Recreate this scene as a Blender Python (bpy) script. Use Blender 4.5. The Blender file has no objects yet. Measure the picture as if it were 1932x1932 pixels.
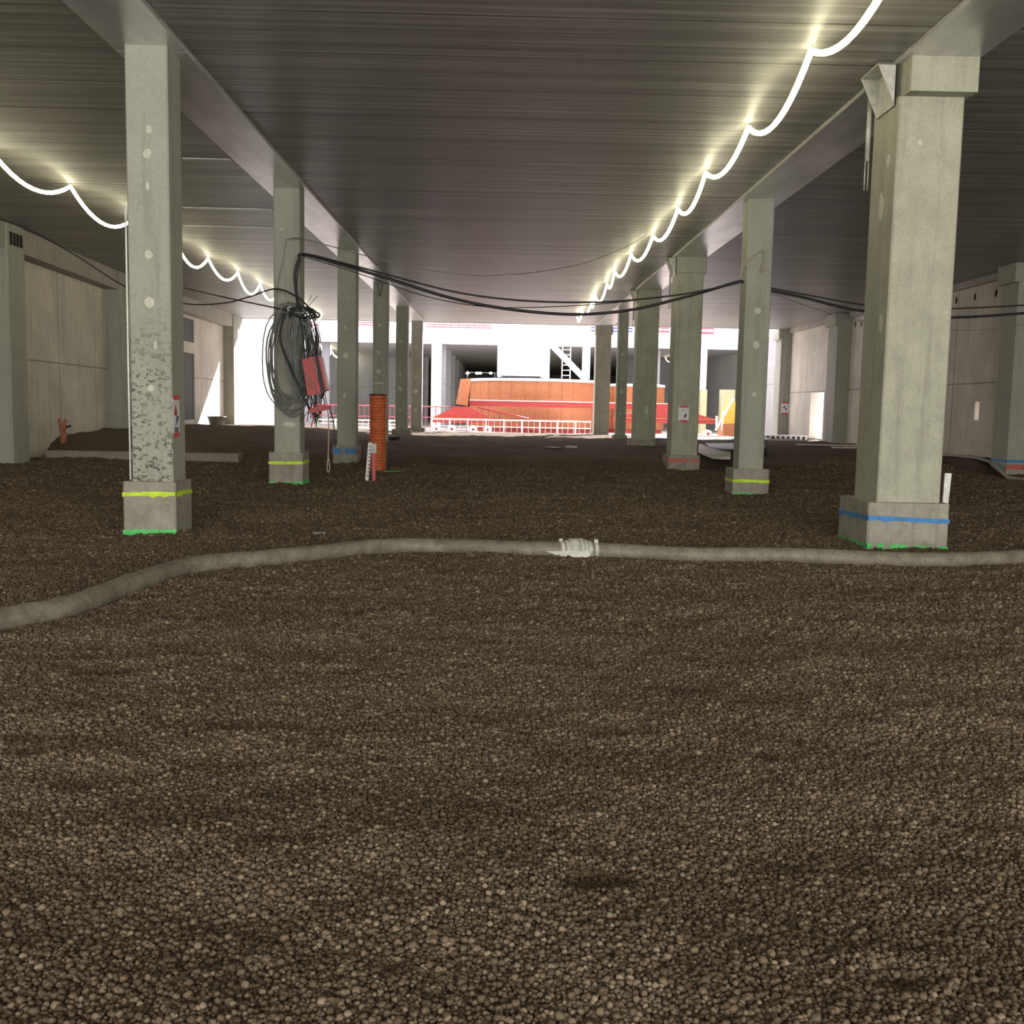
import bpy, bmesh, math, random
import numpy as np
from mathutils import Vector, Matrix

scn = bpy.context.scene
col = scn.collection
R = random.Random(7)
NPR = np.random.RandomState(11)

# ------------------------------------------------------------------ camera
CAMH = 1.6
FPX = 1920.0
_D = Vector((944 - 966, 966 - 769, -FPX)).normalized()
_U = Vector((0.018, 1, 0)); _U = (_U - _U.dot(_D) * _D).normalized()
_X = _D.cross(_U)
M_WC = Matrix(((_X.x, _D.x, _U.x), (_X.y, _D.y, _U.y), (_X.z, _D.z, _U.z)))
cam_d = bpy.data.cameras.new('camera')
cam = bpy.data.objects.new('camera', cam_d); col.objects.link(cam)
cam_d.sensor_width = 36; cam_d.sensor_fit = 'HORIZONTAL'
cam_d.lens = 36 * FPX / 1932
cam_d.clip_start = 0.05; cam_d.clip_end = 600
cam.matrix_world = Matrix.Translation((0, 0, CAMH)) @ M_WC.transposed().to_4x4()
scn.camera = cam

def ray(px, py):
    return M_WC.transposed() @ Vector((px - 966, 966 - py, -FPX))
def P(px, py, Y):
    """the point of the place seen at a pixel, standing at distance Y"""
    r = ray(px, py); t = Y / r.y
    return Vector((r.x * t, Y, CAMH + r.z * t))
def PZ(px, py, z):
    r = ray(px, py); t = (z - CAMH) / r.z
    return Vector((r.x * t, r.y * t, z))
def PX(px, py, x):
    r = ray(px, py); t = x / r.x
    return Vector((x, r.y * t, CAMH + r.z * t))

# ------------------------------------------------------------------ light
scn.view_settings.view_transform = 'Standard'
scn.view_settings.look = 'None'
scn.view_settings.gamma = 1
scn.view_settings.use_curve_mapping = False
scn.view_settings.exposure = 0.3

w = bpy.data.worlds.new('sky'); scn.world = w; w.use_nodes = True
nt = w.node_tree
bg = nt.nodes['Background']; bg.inputs[0].default_value = (1.0, 0.94, 0.98, 1); bg.inputs[1].default_value = 2.6

sun_d = bpy.data.lights.new('sun', 'SUN'); sun_d.energy = 16; sun_d.angle = 0.01; sun_d.color = (1, .96, .9)
sun = bpy.data.objects.new('sun', sun_d); col.objects.link(sun)
sun.rotation_euler = Vector((0.42, 0.8, 0.6)).to_track_quat('Z', 'Y').to_euler()

ar = bpy.data.lights.new('daylight_rear_opening', 'AREA'); ar.shape = 'RECTANGLE'  # area lamp added behind the camera to brighten the column fronts
ar.size = 22; ar.size_y = 4.6; ar.energy = 3100; ar.color = (1.0, .98, .86)
aro = bpy.data.objects.new('daylight_rear_opening', ar); col.objects.link(aro)
aro.location = (2.5, -12.5, 3.0); aro.rotation_euler = (math.radians(90), 0, math.radians(0))
aro.rotation_euler = Vector((0, -1, 0)).to_track_quat('Z', 'Y').to_euler()

LED_STRENGTH = 9.5

# ------------------------------------------------------------------ materials
def mat(name, color, rough=.8, metal=0, emit=None, es=0, spec=.5):
    m = bpy.data.materials.new(name); m.use_nodes = True
    b = m.node_tree.nodes['Principled BSDF']
    b.inputs['Base Color'].default_value = (*color, 1)
    b.inputs['Roughness'].default_value = rough
    b.inputs['Metallic'].default_value = metal
    b.inputs['Specular IOR Level'].default_value = spec
    if emit:
        b.inputs['Emission Color'].default_value = (*emit, 1)
        b.inputs['Emission Strength'].default_value = es
    return m

class NT:
    def __init__(s, m): s.t = m.node_tree; s.b = s.t.nodes['Principled BSDF']
    def n(s, typ, **kw):
        o = s.t.nodes.new(typ)
        for k, v in kw.items():
            if k.startswith('_'): setattr(o, k[1:], v)
            else: o.inputs[k.replace('__', ' ')].default_value = v
        return o
    def l(s, a, b): s.t.links.new(a, b)
    def pos(s, scale=(1, 1, 1)):
        g = s.n('ShaderNodeNewGeometry'); mp = s.n('ShaderNodeMapping'); mp.inputs['Scale'].default_value = scale
        s.l(g.outputs['Position'], mp.inputs['Vector']); return mp.outputs[0]
    def noise(s, scale, vec, detail=4, rough=.6):
        o = s.n('ShaderNodeTexNoise'); o.inputs['Scale'].default_value = scale
        o.inputs['Detail'].default_value = detail; o.inputs['Roughness'].default_value = rough
        s.l(vec, o.inputs['Vector']); return o.outputs['Fac']
    def ramp(s, fac, stops):
        r = s.n('ShaderNodeValToRGB'); e = r.color_ramp.elements
        while len(e) < len(stops): e.new(.5)
        for i, (p, c) in enumerate(stops):
            e[i].position = p; e[i].color = (*c, 1) if len(c) == 3 else c
        s.l(fac, r.inputs[0]); return r.outputs[0]
    def mix(s, fac, a, b, mode='MIX'):
        o = s.n('ShaderNodeMix'); o.data_type = 'RGBA'; o.blend_type = mode
        for sock, v in ((o.inputs[0], fac), (o.inputs[6], a), (o.inputs[7], b)):
            if hasattr(v, 'node'): s.l(v, sock)
            elif isinstance(v, (int, float)): sock.default_value = v
            else: sock.default_value = (*v, 1)
        return o.outputs[2]
    def math(s, op, a, b=None):
        o = s.n('ShaderNodeMath'); o.operation = op
        for i, v in enumerate((a, b)):
            if v is None: continue
            if hasattr(v, 'node'): s.l(v, o.inputs[i])
            else: o.inputs[i].default_value = v
        return o.outputs[0]
    def bump(s, h, strength=.3, dist=.01):
        o = s.n('ShaderNodeBump'); o.inputs['Strength'].default_value = strength; o.inputs['Distance'].default_value = dist
        s.l(h, o.inputs['Height']); s.l(o.outputs[0], s.b.inputs['Normal']); return o

def concrete(name, a, b, blotch=1.2, streak=True, rough=.75, pits=0, pit_top=None, joints=None, fine=.25):
    m = mat(name, a, rough); t = NT(m)
    p = t.pos()
    c = t.ramp(t.noise(blotch, p, 5, .65), [(.3, b), (.7, a)])
    f = t.noise(28, p, 4, .6)
    c = t.mix(.35, c, t.ramp(f, [(.3, tuple(x * .7 for x in a)), (.7, tuple(min(1, x * 1.15) for x in a))]))
    if streak:
        s = t.noise(1.0, t.pos((7, 7, .35)), 4, .7)
        c = t.mix(t.math('MULTIPLY', t.ramp(s, [(.5, (0, 0, 0)), (.72, (1, 1, 1))]), .45), c, tuple(x * .62 for x in b))
    h = t.math('MULTIPLY', f, .5)
    if pits:
        v = t.noise(17, t.pos((1, 1, 1.35)), 3, .55)
        pm = t.ramp(v, [(.40, (1, 1, 1)), (.47, (0, 0, 0))])
        g = t.n('ShaderNodeNewGeometry'); sx = t.n('ShaderNodeSeparateXYZ'); t.l(g.outputs['Position'], sx.inputs[0])
        mr = t.n('ShaderNodeMapRange'); t.l(sx.outputs[2], mr.inputs[0])
        mr.inputs[1].default_value = pit_top; mr.inputs[2].default_value = pit_top - 1.0
        sp = t.n('ShaderNodeSeparateXYZ'); t.l(g.outputs['Normal'], sp.inputs[0])
        fr = t.math('GREATER_THAN', t.math('MULTIPLY', sp.outputs[1], -1), .5)
        big = t.ramp(t.noise(2.5, p, 3), [(.35, (.35, .35, .35)), (.6, (1, 1, 1))])
        k = t.math('MULTIPLY', t.math('MULTIPLY', t.math('MULTIPLY', pm, mr.outputs[0]), fr), big)
        c = t.mix(t.math('MULTIPLY', k, .9), c, (.06, .055, .043))
        h = t.math('SUBTRACT', h, t.math('MULTIPLY', k, 1.5))
    if joints:
        axis, step, off, zs = joints
        g = t.n('ShaderNodeNewGeometry'); sx = t.n('ShaderNodeSeparateXYZ'); t.l(g.outputs['Position'], sx.inputs[0])
        fr = t.math('FRACT', t.math('DIVIDE', t.math('SUBTRACT', sx.outputs[axis], off), step))
        j = t.math('LESS_THAN', fr, .022 / step * 2)
        for z in zs:
            j = t.math('MAXIMUM', j, t.math('LESS_THAN', t.math('ABSOLUTE', t.math('SUBTRACT', sx.outputs[2], z)), .02))
        c = t.mix(t.math('MULTIPLY', j, .6), c, (.08, .07, .06))
        h = t.math('SUBTRACT', h, j)
    t.l(c, t.b.inputs['Base Color'])
    t.bump(h, fine, .01)
    return m

MT = {}
MT['column'] = concrete('column_concrete', (0.3818, 0.3884, 0.3357), (0.2822, 0.2905, 0.2465))
MT['column_pit'] = concrete('pitted_column_concrete', (0.3818, 0.3884, 0.3357), (0.2905, 0.2988, 0.255), pits=1, pit_top=2.75, fine=.5)
MT['big'] = concrete('wide_column_concrete', (.43, .432, .345), (.27, .27, .215), blotch=2.4)
MT['plinth'] = concrete('plinth_concrete', (.37, .35, .30), (.17, .155, .13), blotch=4)
MT['wall'] = concrete('wall_concrete', (.74, .69, .61), (.44, .41, .36), blotch=.9, joints=(1, 3.1, 1.1, (2.6,)))
MT['wallfar'] = concrete('yard_wall_concrete', (.42, .42, .44), (.33, .33, .35), blotch=.6, joints=(0, 2.4, .3, (3.2,)))
MT['ledge'] = concrete('ledge_concrete', (.42, .40, .36), (.28, .26, .24), blotch=1.5)
MT['curb'] = concrete('curb_concrete', (.30, .28, .22), (.20, .18, .14), blotch=2)
MT['spot'] = concrete('filler_patch', (.60, .60, .50), (.52, .52, .44), blotch=8, streak=False)
MT['dark'] = mat('dark_recess', (.012, .012, .014), .9)
MT['darkpanel'] = concrete('dark_grey_board', (.12, .12, .13), (.09, .09, .10), streak=False)
def painty(name, c, rough=.6):
    m = mat(name, c, rough); t = NT(m)
    t.l(t.ramp(t.noise(9, t.pos(), 4), [(.3, tuple(x * .65 for x in c)), (.6, c)]), t.b.inputs['Base Color']); return m
MT['yellow'] = painty('yellow_marking_paint', (.62, .85, .03))
MT['green'] = painty('green_marking_paint', (.10, .62, .16))
MT['blue'] = painty('blue_marking_paint', (.05, .22, .55))
MT['redp'] = painty('red_marking_paint', (.55, .12, .10))
MT['galv'] = painty('galvanised_steel', (.5, .5, .46), .4)
MT['white'] = painty('white_paint', (.85, .85, .84), .5)
MT['whitebox'] = painty('white_enamel', (.9, .9, .9), .4)
MT['orange'] = painty('orange_paint', (0.4576, 0.1672, 0.0675), .5)
MT['red'] = painty('red_paint', (0.425, 0.0425, 0.03825), .5)
MT['rededge'] = painty('red_mesh', (.50, .07, .10), .6)
MT['duct'] = painty('orange_corrugated_plastic', (.62, .15, .05), .45)
MT['boxred'] = painty('red_plastic', (.5, .045, .045), .4)
MT['black'] = mat('black_rubber', (.012, .012, .013), .5)
MT['greycable'] = painty('grey_cable_sheath', (.20, .205, .20), .5)
MT['palecable'] = painty('pale_cable_sheath', (.45, .36, .30), .5)
MT['paper'] = mat('paper', (.75, .74, .76), .6)
MT['redtape'] = mat('red_tape', (.6, .03, .05), .5)
MT['ink'] = mat('dark_ink', (.02, .02, .05), .6)
MT['redink'] = mat('red_ink', (.45, .03, .05), .6)
MT['membrane'] = painty('white_membrane', (.62, .58, .52), .6)
MT['tarp'] = painty('blue_grey_tarpaulin', (.25, .28, .45), .5)
MT['wood'] = painty('raw_timber', (.55, .33, .16), .7)
MT['yellowfilm'] = painty('pale_yellow_insulation', (.72, .70, .42), .6)
MT['navy'] = painty('navy_paint', (.05, .05, .22), .6)
MT['led'] = mat('led_tube', (.9, .9, .8), .4, emit=(1.0, .95, .62), es=LED_STRENGTH)
MT['lamp'] = mat('lamp_glass', (.9, .9, .9), .4, emit=(1.0, .97, .85), es=14)
MT['hose'] = concrete('dusty_rubber_hose', (.23, .205, .16), (.05, .045, .036), blotch=7, streak=False, rough=.6, fine=.5)
MT['farceil'] = concrete('far_soffit', (.50, .49, .50), (.38, .37, .38), streak=False)
MT['yard'] = concrete('yard_concrete', (.74, .71, .68), (.62, .6, .57), streak=False)

# ceiling: hollow core slabs with streaks running across the bays
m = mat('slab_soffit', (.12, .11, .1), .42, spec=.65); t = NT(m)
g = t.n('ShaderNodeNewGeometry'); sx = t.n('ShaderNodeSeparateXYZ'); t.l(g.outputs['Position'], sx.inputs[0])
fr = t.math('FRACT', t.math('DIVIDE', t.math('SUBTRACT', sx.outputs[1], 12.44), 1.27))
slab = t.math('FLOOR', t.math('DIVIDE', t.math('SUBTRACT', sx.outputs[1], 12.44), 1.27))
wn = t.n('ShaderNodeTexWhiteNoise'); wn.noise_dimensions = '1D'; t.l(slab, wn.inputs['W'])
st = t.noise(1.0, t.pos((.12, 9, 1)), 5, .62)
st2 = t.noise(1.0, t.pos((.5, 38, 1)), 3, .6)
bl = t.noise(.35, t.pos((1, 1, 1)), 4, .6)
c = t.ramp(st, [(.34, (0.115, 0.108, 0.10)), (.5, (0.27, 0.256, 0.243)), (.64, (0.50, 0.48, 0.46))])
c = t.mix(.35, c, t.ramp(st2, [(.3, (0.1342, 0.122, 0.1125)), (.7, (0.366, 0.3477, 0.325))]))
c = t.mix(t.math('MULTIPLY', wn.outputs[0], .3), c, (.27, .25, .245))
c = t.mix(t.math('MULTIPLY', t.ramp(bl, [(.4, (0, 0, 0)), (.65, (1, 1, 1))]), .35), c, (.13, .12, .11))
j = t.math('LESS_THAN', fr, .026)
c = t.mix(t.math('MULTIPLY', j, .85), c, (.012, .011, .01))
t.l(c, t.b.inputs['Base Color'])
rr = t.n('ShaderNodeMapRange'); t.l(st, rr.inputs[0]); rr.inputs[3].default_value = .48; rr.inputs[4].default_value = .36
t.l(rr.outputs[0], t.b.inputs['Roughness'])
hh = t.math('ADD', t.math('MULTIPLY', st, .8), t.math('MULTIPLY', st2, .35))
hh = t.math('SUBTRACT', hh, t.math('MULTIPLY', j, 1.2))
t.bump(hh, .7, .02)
MT['ceil'] = m
m = mat('beam_steel', (.5, .49, .5), .3, metal=.55); t = NT(m)
c = t.ramp(t.noise(1.3, t.pos((1.5, .4, 1)), 5, .65), [(.3, (.55, .55, .56)), (.6, (.82, .81, .83))])
t.l(c, t.b.inputs['Base Color']); t.bump(t.noise(6, t.pos((1, .5, 1)), 3), .08, .02)
MT['beam'] = m

# ground: expanded clay pebbles
m = mat('clay_pebble_bed', (.1, .08, .06), .95, spec=.15); t = NT(m)
vec = t.pos()
v = t.n('ShaderNodeTexVoronoi'); v.inputs['Scale'].default_value = 62; t.l(vec, v.inputs['Vector'])
v.feature = 'F1'
v2 = t.n('ShaderNodeTexVoronoi'); v2.inputs['Scale'].default_value = 24; t.l(vec, v2.inputs['Vector'])
cell = t.n('ShaderNodeSeparateColor'); t.l(v.outputs['Color'], cell.inputs[0])
c = t.ramp(cell.outputs[0], [(0, (.12, .092, .07)), (.6, (.20, .16, .125)), (1, (.32, .265, .21))])
gap = t.ramp(v.outputs['Distance'], [(.35, (1, 1, 1)), (.75, (.35, .32, .3))])
c = t.mix(1, c, gap, 'MULTIPLY')
lum = t.ramp(t.noise(.55, vec, 4, .6), [(.3, (.78, .70, .66)), (.7, (1.12, 1.1, 1.12))])
c = t.mix(1, c, lum, 'MULTIPLY')
t.l(c, t.b.inputs['Base Color'])
h = t.math('ADD', t.math('MULTIPLY', t.math('SUBTRACT', 1, v.outputs['Distance']), .5), t.math('MULTIPLY', t.math('SUBTRACT', 1, v2.outputs['Distance']), .9))
t.bump(h, .9, .03)
MT['bed'] = m
m = mat('clay_pebble', (.13, .1, .07), .9, spec=.2); t = NT(m)
oi = t.n('ShaderNodeObjectInfo')  # each pebble has its own shade
c = t.ramp(oi.outputs['Random'], [(0, (.05, .034, .022)), (.45, (.093, .068, .045)), (.8, (.14, .107, .073)), (1, (.25, .205, .148))])
c = t.mix(1, c, t.ramp(t.noise(.55, t.pos(), 4, .6), [(.3, (.82, .76, .72)), (.7, (1.12, 1.1, 1.08))]), 'MULTIPLY')
c = t.mix(.25, c, t.ramp(t.noise(160, t.pos(), 2), [(.35, (.045, .034, .025)), (.65, (.19, .155, .115))]))
t.l(c, t.b.inputs['Base Color'])
t.bump(t.noise(420, t.pos(), 3), .4, .002)
MT['pebble'] = m

# ------------------------------------------------------------------ helpers
def tag(o, label=None, cat=None, group=None, kind=None):
    if label: o['label'] = label
    if cat: o['category'] = cat
    if group: o['group'] = group
    if kind: o['kind'] = kind
    return o

def empty(name, loc, label, cat, group=None, rz=0):
    o = bpy.data.objects.new(name, None); col.objects.link(o)
    o.location = loc; o.rotation_euler.z = rz; o.empty_display_size = .2
    bpy.context.view_layer.update()
    return tag(o, label, cat, group)

class MB:
    def __init__(s): s.v = []; s.f = []; s.m = []; s.sm = []; s.pc = []
    def each(s, name, mats, parent=None):
        out = []
        for vs, fs, mi, smooth in s.pc:
            q_ = MB(); q_.add(vs, fs, mi, smooth); out.append(q_.build(name, mats, parent))
        return out
    def add(s, vs, fs, mi=0, smooth=False):
        vs = [tuple(v) for v in vs]; s.pc.append((vs, fs, mi, smooth)); b = len(s.v); s.v += [tuple(v) for v in vs]
        for f in fs: s.f.append([b + i for i in f]); s.m.append(mi); s.sm.append(smooth)
    def box(s, x0, x1, y0, y1, z0, z1, mi=0, bev=0):
        if bev:
            c = bev; pts = [(x0 + c, y0), (x1 - c, y0), (x1, y0 + c), (x1, y1 - c), (x1 - c, y1), (x0 + c, y1), (x0, y1 - c), (x0, y0 + c)]
            s.prism(pts, z0, z1, mi); return s
        v = [(x, y, z) for z in (z0, z1) for y in (y0, y1) for x in (x0, x1)]
        s.add(v, [(0, 2, 3, 1), (4, 5, 7, 6), (0, 1, 5, 4), (2, 6, 7, 3), (0, 4, 6, 2), (1, 3, 7, 5)], mi); return s
    def prism(s, pts, z0, z1, mi=0):
        n = len(pts); v = [(x, y, z0) for x, y in pts] + [(x, y, z1) for x, y in pts]
        f = [tuple(range(n - 1, -1, -1)), tuple(range(n, 2 * n))] + [(i, (i + 1) % n, n + (i + 1) % n, n + i) for i in range(n)]
        s.add(v, f, mi); return s
    def extr(s, pts, d, mi=0):
        """polygon of 3D points pushed along d"""
        n = len(pts); d = Vector(d); v = [Vector(p) for p in pts] + [Vector(p) + d for p in pts]
        f = [tuple(range(n - 1, -1, -1)), tuple(range(n, 2 * n))] + [(i, (i + 1) % n, n + (i + 1) % n, n + i) for i in range(n)]
        s.add(v, f, mi); return s
    def tube(s, pts, r, n=8, mi=0, cap=True):
        pts = [Vector(p) for p in pts]; rr = r if hasattr(r, '__len__') else [r] * len(pts)
        T = [(pts[min(i + 1, len(pts) - 1)] - pts[max(i - 1, 0)]).normalized() for i in range(len(pts))]
        u = T[0].orthogonal().normalized(); vs = []
        for i, p in enumerate(pts):
            u = (u - u.dot(T[i]) * T[i])
            u = u.normalized() if u.length > 1e-6 else T[i].orthogonal().normalized()
            w_ = T[i].cross(u)
            for k in range(n):
                a = 2 * math.pi * k / n
                vs.append(p + rr[i] * (math.cos(a) * u + math.sin(a) * w_))
        fs = [(i * n + k, i * n + (k + 1) % n, (i + 1) * n + (k + 1) % n, (i + 1) * n + k) for i in range(len(pts) - 1) for k in range(n)]
        if cap: fs += [tuple(range(n - 1, -1, -1)), tuple(range((len(pts) - 1) * n, len(pts) * n))]
        s.add(vs, fs, mi, True); return s
    def bar(s, a, b, r, n=6, mi=0): return s.tube([a, b], r, n, mi)
    def lathe(s, prof, c, n=32, mi=0, smooth=True):
        vs = [(c[0] + r * math.cos(2 * math.pi * k / n), c[1] + r * math.sin(2 * math.pi * k / n), c[2] + z) for r, z in prof for k in range(n)]
        fs = [(i * n + k, i * n + (k + 1) % n, (i + 1) * n + (k + 1) % n, (i + 1) * n + k) for i in range(len(prof) - 1) for k in range(n)]
        s.add(vs, fs, mi, smooth); return s
    def disc(s, c, nrm, ra, rb, th=.004, n=14, mi=0, jit=0):
        nrm = Vector(nrm).normalized(); up = Vector((0, 0, 1)); a = up.cross(nrm).normalized() if abs(nrm.z) < .9 else Vector((1, 0, 0)); b = nrm.cross(a)
        c = Vector(c); ring = []
        for k in range(n):
            q = 1 + (R.random() - .5) * jit
            ring.append(c - nrm * .01 + q * (ra * math.cos(2 * math.pi * k / n) * a + rb * math.sin(2 * math.pi * k / n) * b))
        s.extr(ring, nrm * (.01 + th), mi); return s
    def build(s, name, mats, parent=None):
        me = bpy.data.meshes.new(name)
        off = Vector((0, 0, 0))
        if parent is not None: off = parent.matrix_world.translation if True else off
        me.from_pydata(s.v, [], s.f); me.update()
        if not isinstance(mats, (list, tuple)): mats = [mats]
        for q in mats: me.materials.append(q)
        me.polygons.foreach_set('material_index', s.m)
        me.polygons.foreach_set('use_smooth', s.sm)
        bm = bmesh.new(); bm.from_mesh(me); bmesh.ops.recalc_face_normals(bm, faces=bm.faces); bm.to_mesh(me); bm.free()
        o = bpy.data.objects.new(name, me); col.objects.link(o)
        if parent is not None:
            root = parent; o.parent = parent
            o.matrix_parent_inverse = parent.matrix_world.inverted()
        return o

def struct(o): o['kind'] = 'structure'; return o

def rnd(a, b): return R.uniform(a, b)

def cut(o, boxes=(), cyls=()):
    """cut box and cylinder openings out of a wall for good"""
    for kind, q in [('b', b) for b in boxes] + [('c', c) for c in cyls]:
        mb = MB()
        if kind == 'b': mb.box(*q)
        else:
            c, ax, r, L = q
            mb.tube([Vector(c) - Vector(ax) * L / 2, Vector(c) + Vector(ax) * L / 2], r, 24)
        k = mb.build('cutter', MT['dark'])
        md = o.modifiers.new('cut', 'BOOLEAN'); md.operation = 'DIFFERENCE'; md.object = k; md.solver = 'EXACT'
        bpy.context.view_layer.update()
        dg = bpy.context.evaluated_depsgraph_get()
        me = bpy.data.meshes.new_from_object(o.evaluated_get(dg))
        o.modifiers.clear(); o.data = me
        bpy.data.objects.remove(k, do_unlink=True)

def catenary(a, b, sag, n=16):
    a = Vector(a); b = Vector(b)
    return [a.lerp(b, i / n) - Vector((0, 0, sag * 4 * (i / n) * (1 - i / n))) for i in range(n + 1)]

def smooth_path(pts, k=8):
    pts = [Vector(p) for p in pts]; out = []
    for i in range(len(pts) - 1):
        p0, p1, p2, p3 = pts[max(i - 1, 0)], pts[i], pts[i + 1], pts[min(i + 2, len(pts) - 1)]
        for j in range(k):
            t_ = j / k
            out.append(.5 * ((2 * p1) + (p2 - p0) * t_ + (2 * p0 - 5 * p1 + 4 * p2 - p3) * t_ ** 2 + (3 * p1 - p0 - 3 * p2 + p3) * t_ ** 3))
    out.append(pts[-1]); return out

# ------------------------------------------------------------------ ground height
_tab = NPR.rand(256, 256)
def vnoise(x, y):
    xi = np.floor(x).astype(int); yi = np.floor(y).astype(int); fx = x - xi; fy = y - yi
    fx = fx * fx * (3 - 2 * fx); fy = fy * fy * (3 - 2 * fy)
    g_ = lambda a, b: _tab[a & 255, b & 255]
    return (g_(xi, yi) * (1 - fx) + g_(xi + 1, yi) * fx) * (1 - fy) + (g_(xi, yi + 1) * (1 - fx) + g_(xi + 1, yi + 1) * fx) * fy
def sstep(a, b, x):
    t_ = np.clip((x - a) / (b - a), 0, 1); return t_ * t_ * (3 - 2 * t_)
_dim = [(NPR.uniform(-6, 7), 2.4 + 12 * NPR.rand() ** .8, NPR.uniform(.07, .16), NPR.uniform(.02, .055)) for _ in range(170)]
def ground(x, y):
    x = np.asarray(x, float); y = np.asarray(y, float)
    h_ = (vnoise(x * 1.1 + 7, y * 1.7) - .5) * .06 + (vnoise(x * 2.6, y * 3.6 + 9) - .5) * .05 + (vnoise(x * 7.5 + 3, y * 7.5) - .5) * .024 + (vnoise(x * 17, y * 17 + 5) - .5) * .008
    for dx, dy, r_, d_ in _dim:
        q = (x - dx) ** 2 + ((y - dy) * 1.2) ** 2
        h_ -= d_ * np.exp(-q / (r_ * r_)) - d_ * .35 * np.exp(-((np.sqrt(q) - r_ * 1.7) / (r_ * .6)) ** 2)
    # upper level of pebbles beyond the third row of columns
    edge = 27.4 + .25 * (vnoise(x * .5, y * 0) - .5)
    up = sstep(0, 1.0, y - edge) * .22 + sstep(0, 7, y - edge - 1.0) * .16
    up = up + sstep(27.6, 28.9, y) * sstep(-5.5, -8.5, x) * .34 * (1 - .5 * sstep(38, 46, y))
    # mound against the right wall
    rm = sstep(6.5, 9.5, x) * (sstep(22.5, 28.5, y) * .42)
    up = np.maximum(up, rm * (1 - sstep(11.2, 13.2, x) * (1 - sstep(26.8, 29.5, y))))
    flat = sstep(46, 50, y)
    return h_ * (1 - .6 * flat) * (.7 + .6 * sstep(10, 30, y)) + up

def axis_pts(lo, hi, f0, f1, d, g_):
    a = list(np.arange(f0, f1, d)); s_ = d; p = f1
    while p < hi: a.append(p); s_ *= g_; p += s_
    a.append(hi); s_ = d; p = f0 - d
    while p > lo: a.insert(0, p); s_ *= g_; p -= s_
    a.insert(0, lo); return np.array(a)
xs = axis_pts(-13.2, 14.6, -4.2, 4.2, .055, 1.03); ys = axis_pts(-14, 50.4, 2.0, 8.0, .055, 1.018)
GX, GY = np.meshgrid(xs, ys); GZ = ground(GX, GY)
ny, nx = GX.shape
V = np.stack([GX, GY, GZ], -1).reshape(-1, 3)
idx = np.arange(nx * ny).reshape(ny, nx)
F = np.stack([idx[:-1, :-1], idx[:-1, 1:], idx[1:, 1:], idx[1:, :-1]], -1).reshape(-1, 4)
me = bpy.data.meshes.new('floor'); me.from_pydata(V.tolist(), [], F.tolist()); me.materials.append(MT['bed'])
me.polygons.foreach_set('use_smooth', [True] * len(F)); me.update()
fl = bpy.data.objects.new('floor', me); col.objects.link(fl); struct(fl)
def gz(x, y): return float(ground(np.array([x]), np.array([y]))[0])

# ------------------------------------------------------------------ shell
CZ = 5.7
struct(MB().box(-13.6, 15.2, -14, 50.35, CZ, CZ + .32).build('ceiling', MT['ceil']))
def wall_poly(name, line, th, z0, z1, m_, side):
    mb = MB(); outer = [(x + side * th, y) for x, y in line]
    mb.prism(line + outer[::-1], z0, z1); return mb.build(name, m_)
LW = [(-11.35, -14), (-12.1, 24.5), (-12.7, 33.2), (-13.05, 50.35)]
wl = struct(wall_poly('wall_left', LW, .5, -.6, CZ, MT['wall'], -1))
wr = struct(wall_poly('wall_right', [(14.25, -14), (14.25, 50.35)], .5, -.6, CZ, MT['wall'], 1))
cut(wr, boxes=[(14.0, 14.9, PX(1843, 773, 14.25).y - .14, PX(1843, 773, 14.25).y + .14, 1.5, 2.05), (14.0, 14.9, 45.0, 46.9, .5, 2.55)],
    cyls=[(PX(px, py, 14.25), (1, 0, 0), .13, .8) for px, py in ((1803, 567), (1838, 560), (1878, 553), (1603, 613), (1613, 612), (1625, 611))])
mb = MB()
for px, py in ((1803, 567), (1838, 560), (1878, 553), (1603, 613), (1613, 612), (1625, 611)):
    q = PX(px, py, 14.25); mb.tube([(14.30, q.y, q.z), (14.34, q.y, q.z)], .128, 20)  # black discs put the darkness into the blind wall holes
for i_, o in enumerate(mb.each('trim_hole', MT['dark'])): o.name = 'trim_%d' % (20 + i_); struct(o)  # discs standing for the darkness in the wall holes
# far left wall: opening closed by dark boards
cut(wl, boxes=[(-13.3, -12.4, 40.6, 43.4, 4.05, 5.0), (-13.3, -12.4, 40.6, 43.4, .85, 3.6)])
LWX = lambda y: np.interp(y, [p[1] for p in LW], [p[0] for p in LW])
e = MB(); e.box(-13.2, -12.96, 40.6, 43.4, 4.05, 5.0).box(-12.97, -12.94, 41.98, 42.02, 4.05, 5.0)
struct(e.build('window_1', MT['darkpanel']))
e = MB(); e.box(-13.2, -12.96, 40.6, 43.4, .85, 3.6).box(-12.97, -12.94, 41.98, 42.02, .85, 3.6)
struct(e.build('door_1', MT['darkpanel']))
# ledge along the top of the left wall, and of the right wall
mb = MB(); li = [(x + .42, y) for x, y in LW]; mb.prism(LW + li[::-1], 5.12, CZ); struct(mb.build('trim_1', MT['ledge']))
struct(MB().box(14.1, 14.25, -14, 50.35, 5.5, CZ).build('trim_2', MT['ledge']))
# end edge of the deck above
struct(MB().box(-13.6, 15.2, 50.35, 50.5, CZ - .03, CZ + .35).build('trim_3', MT['white']))

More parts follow.
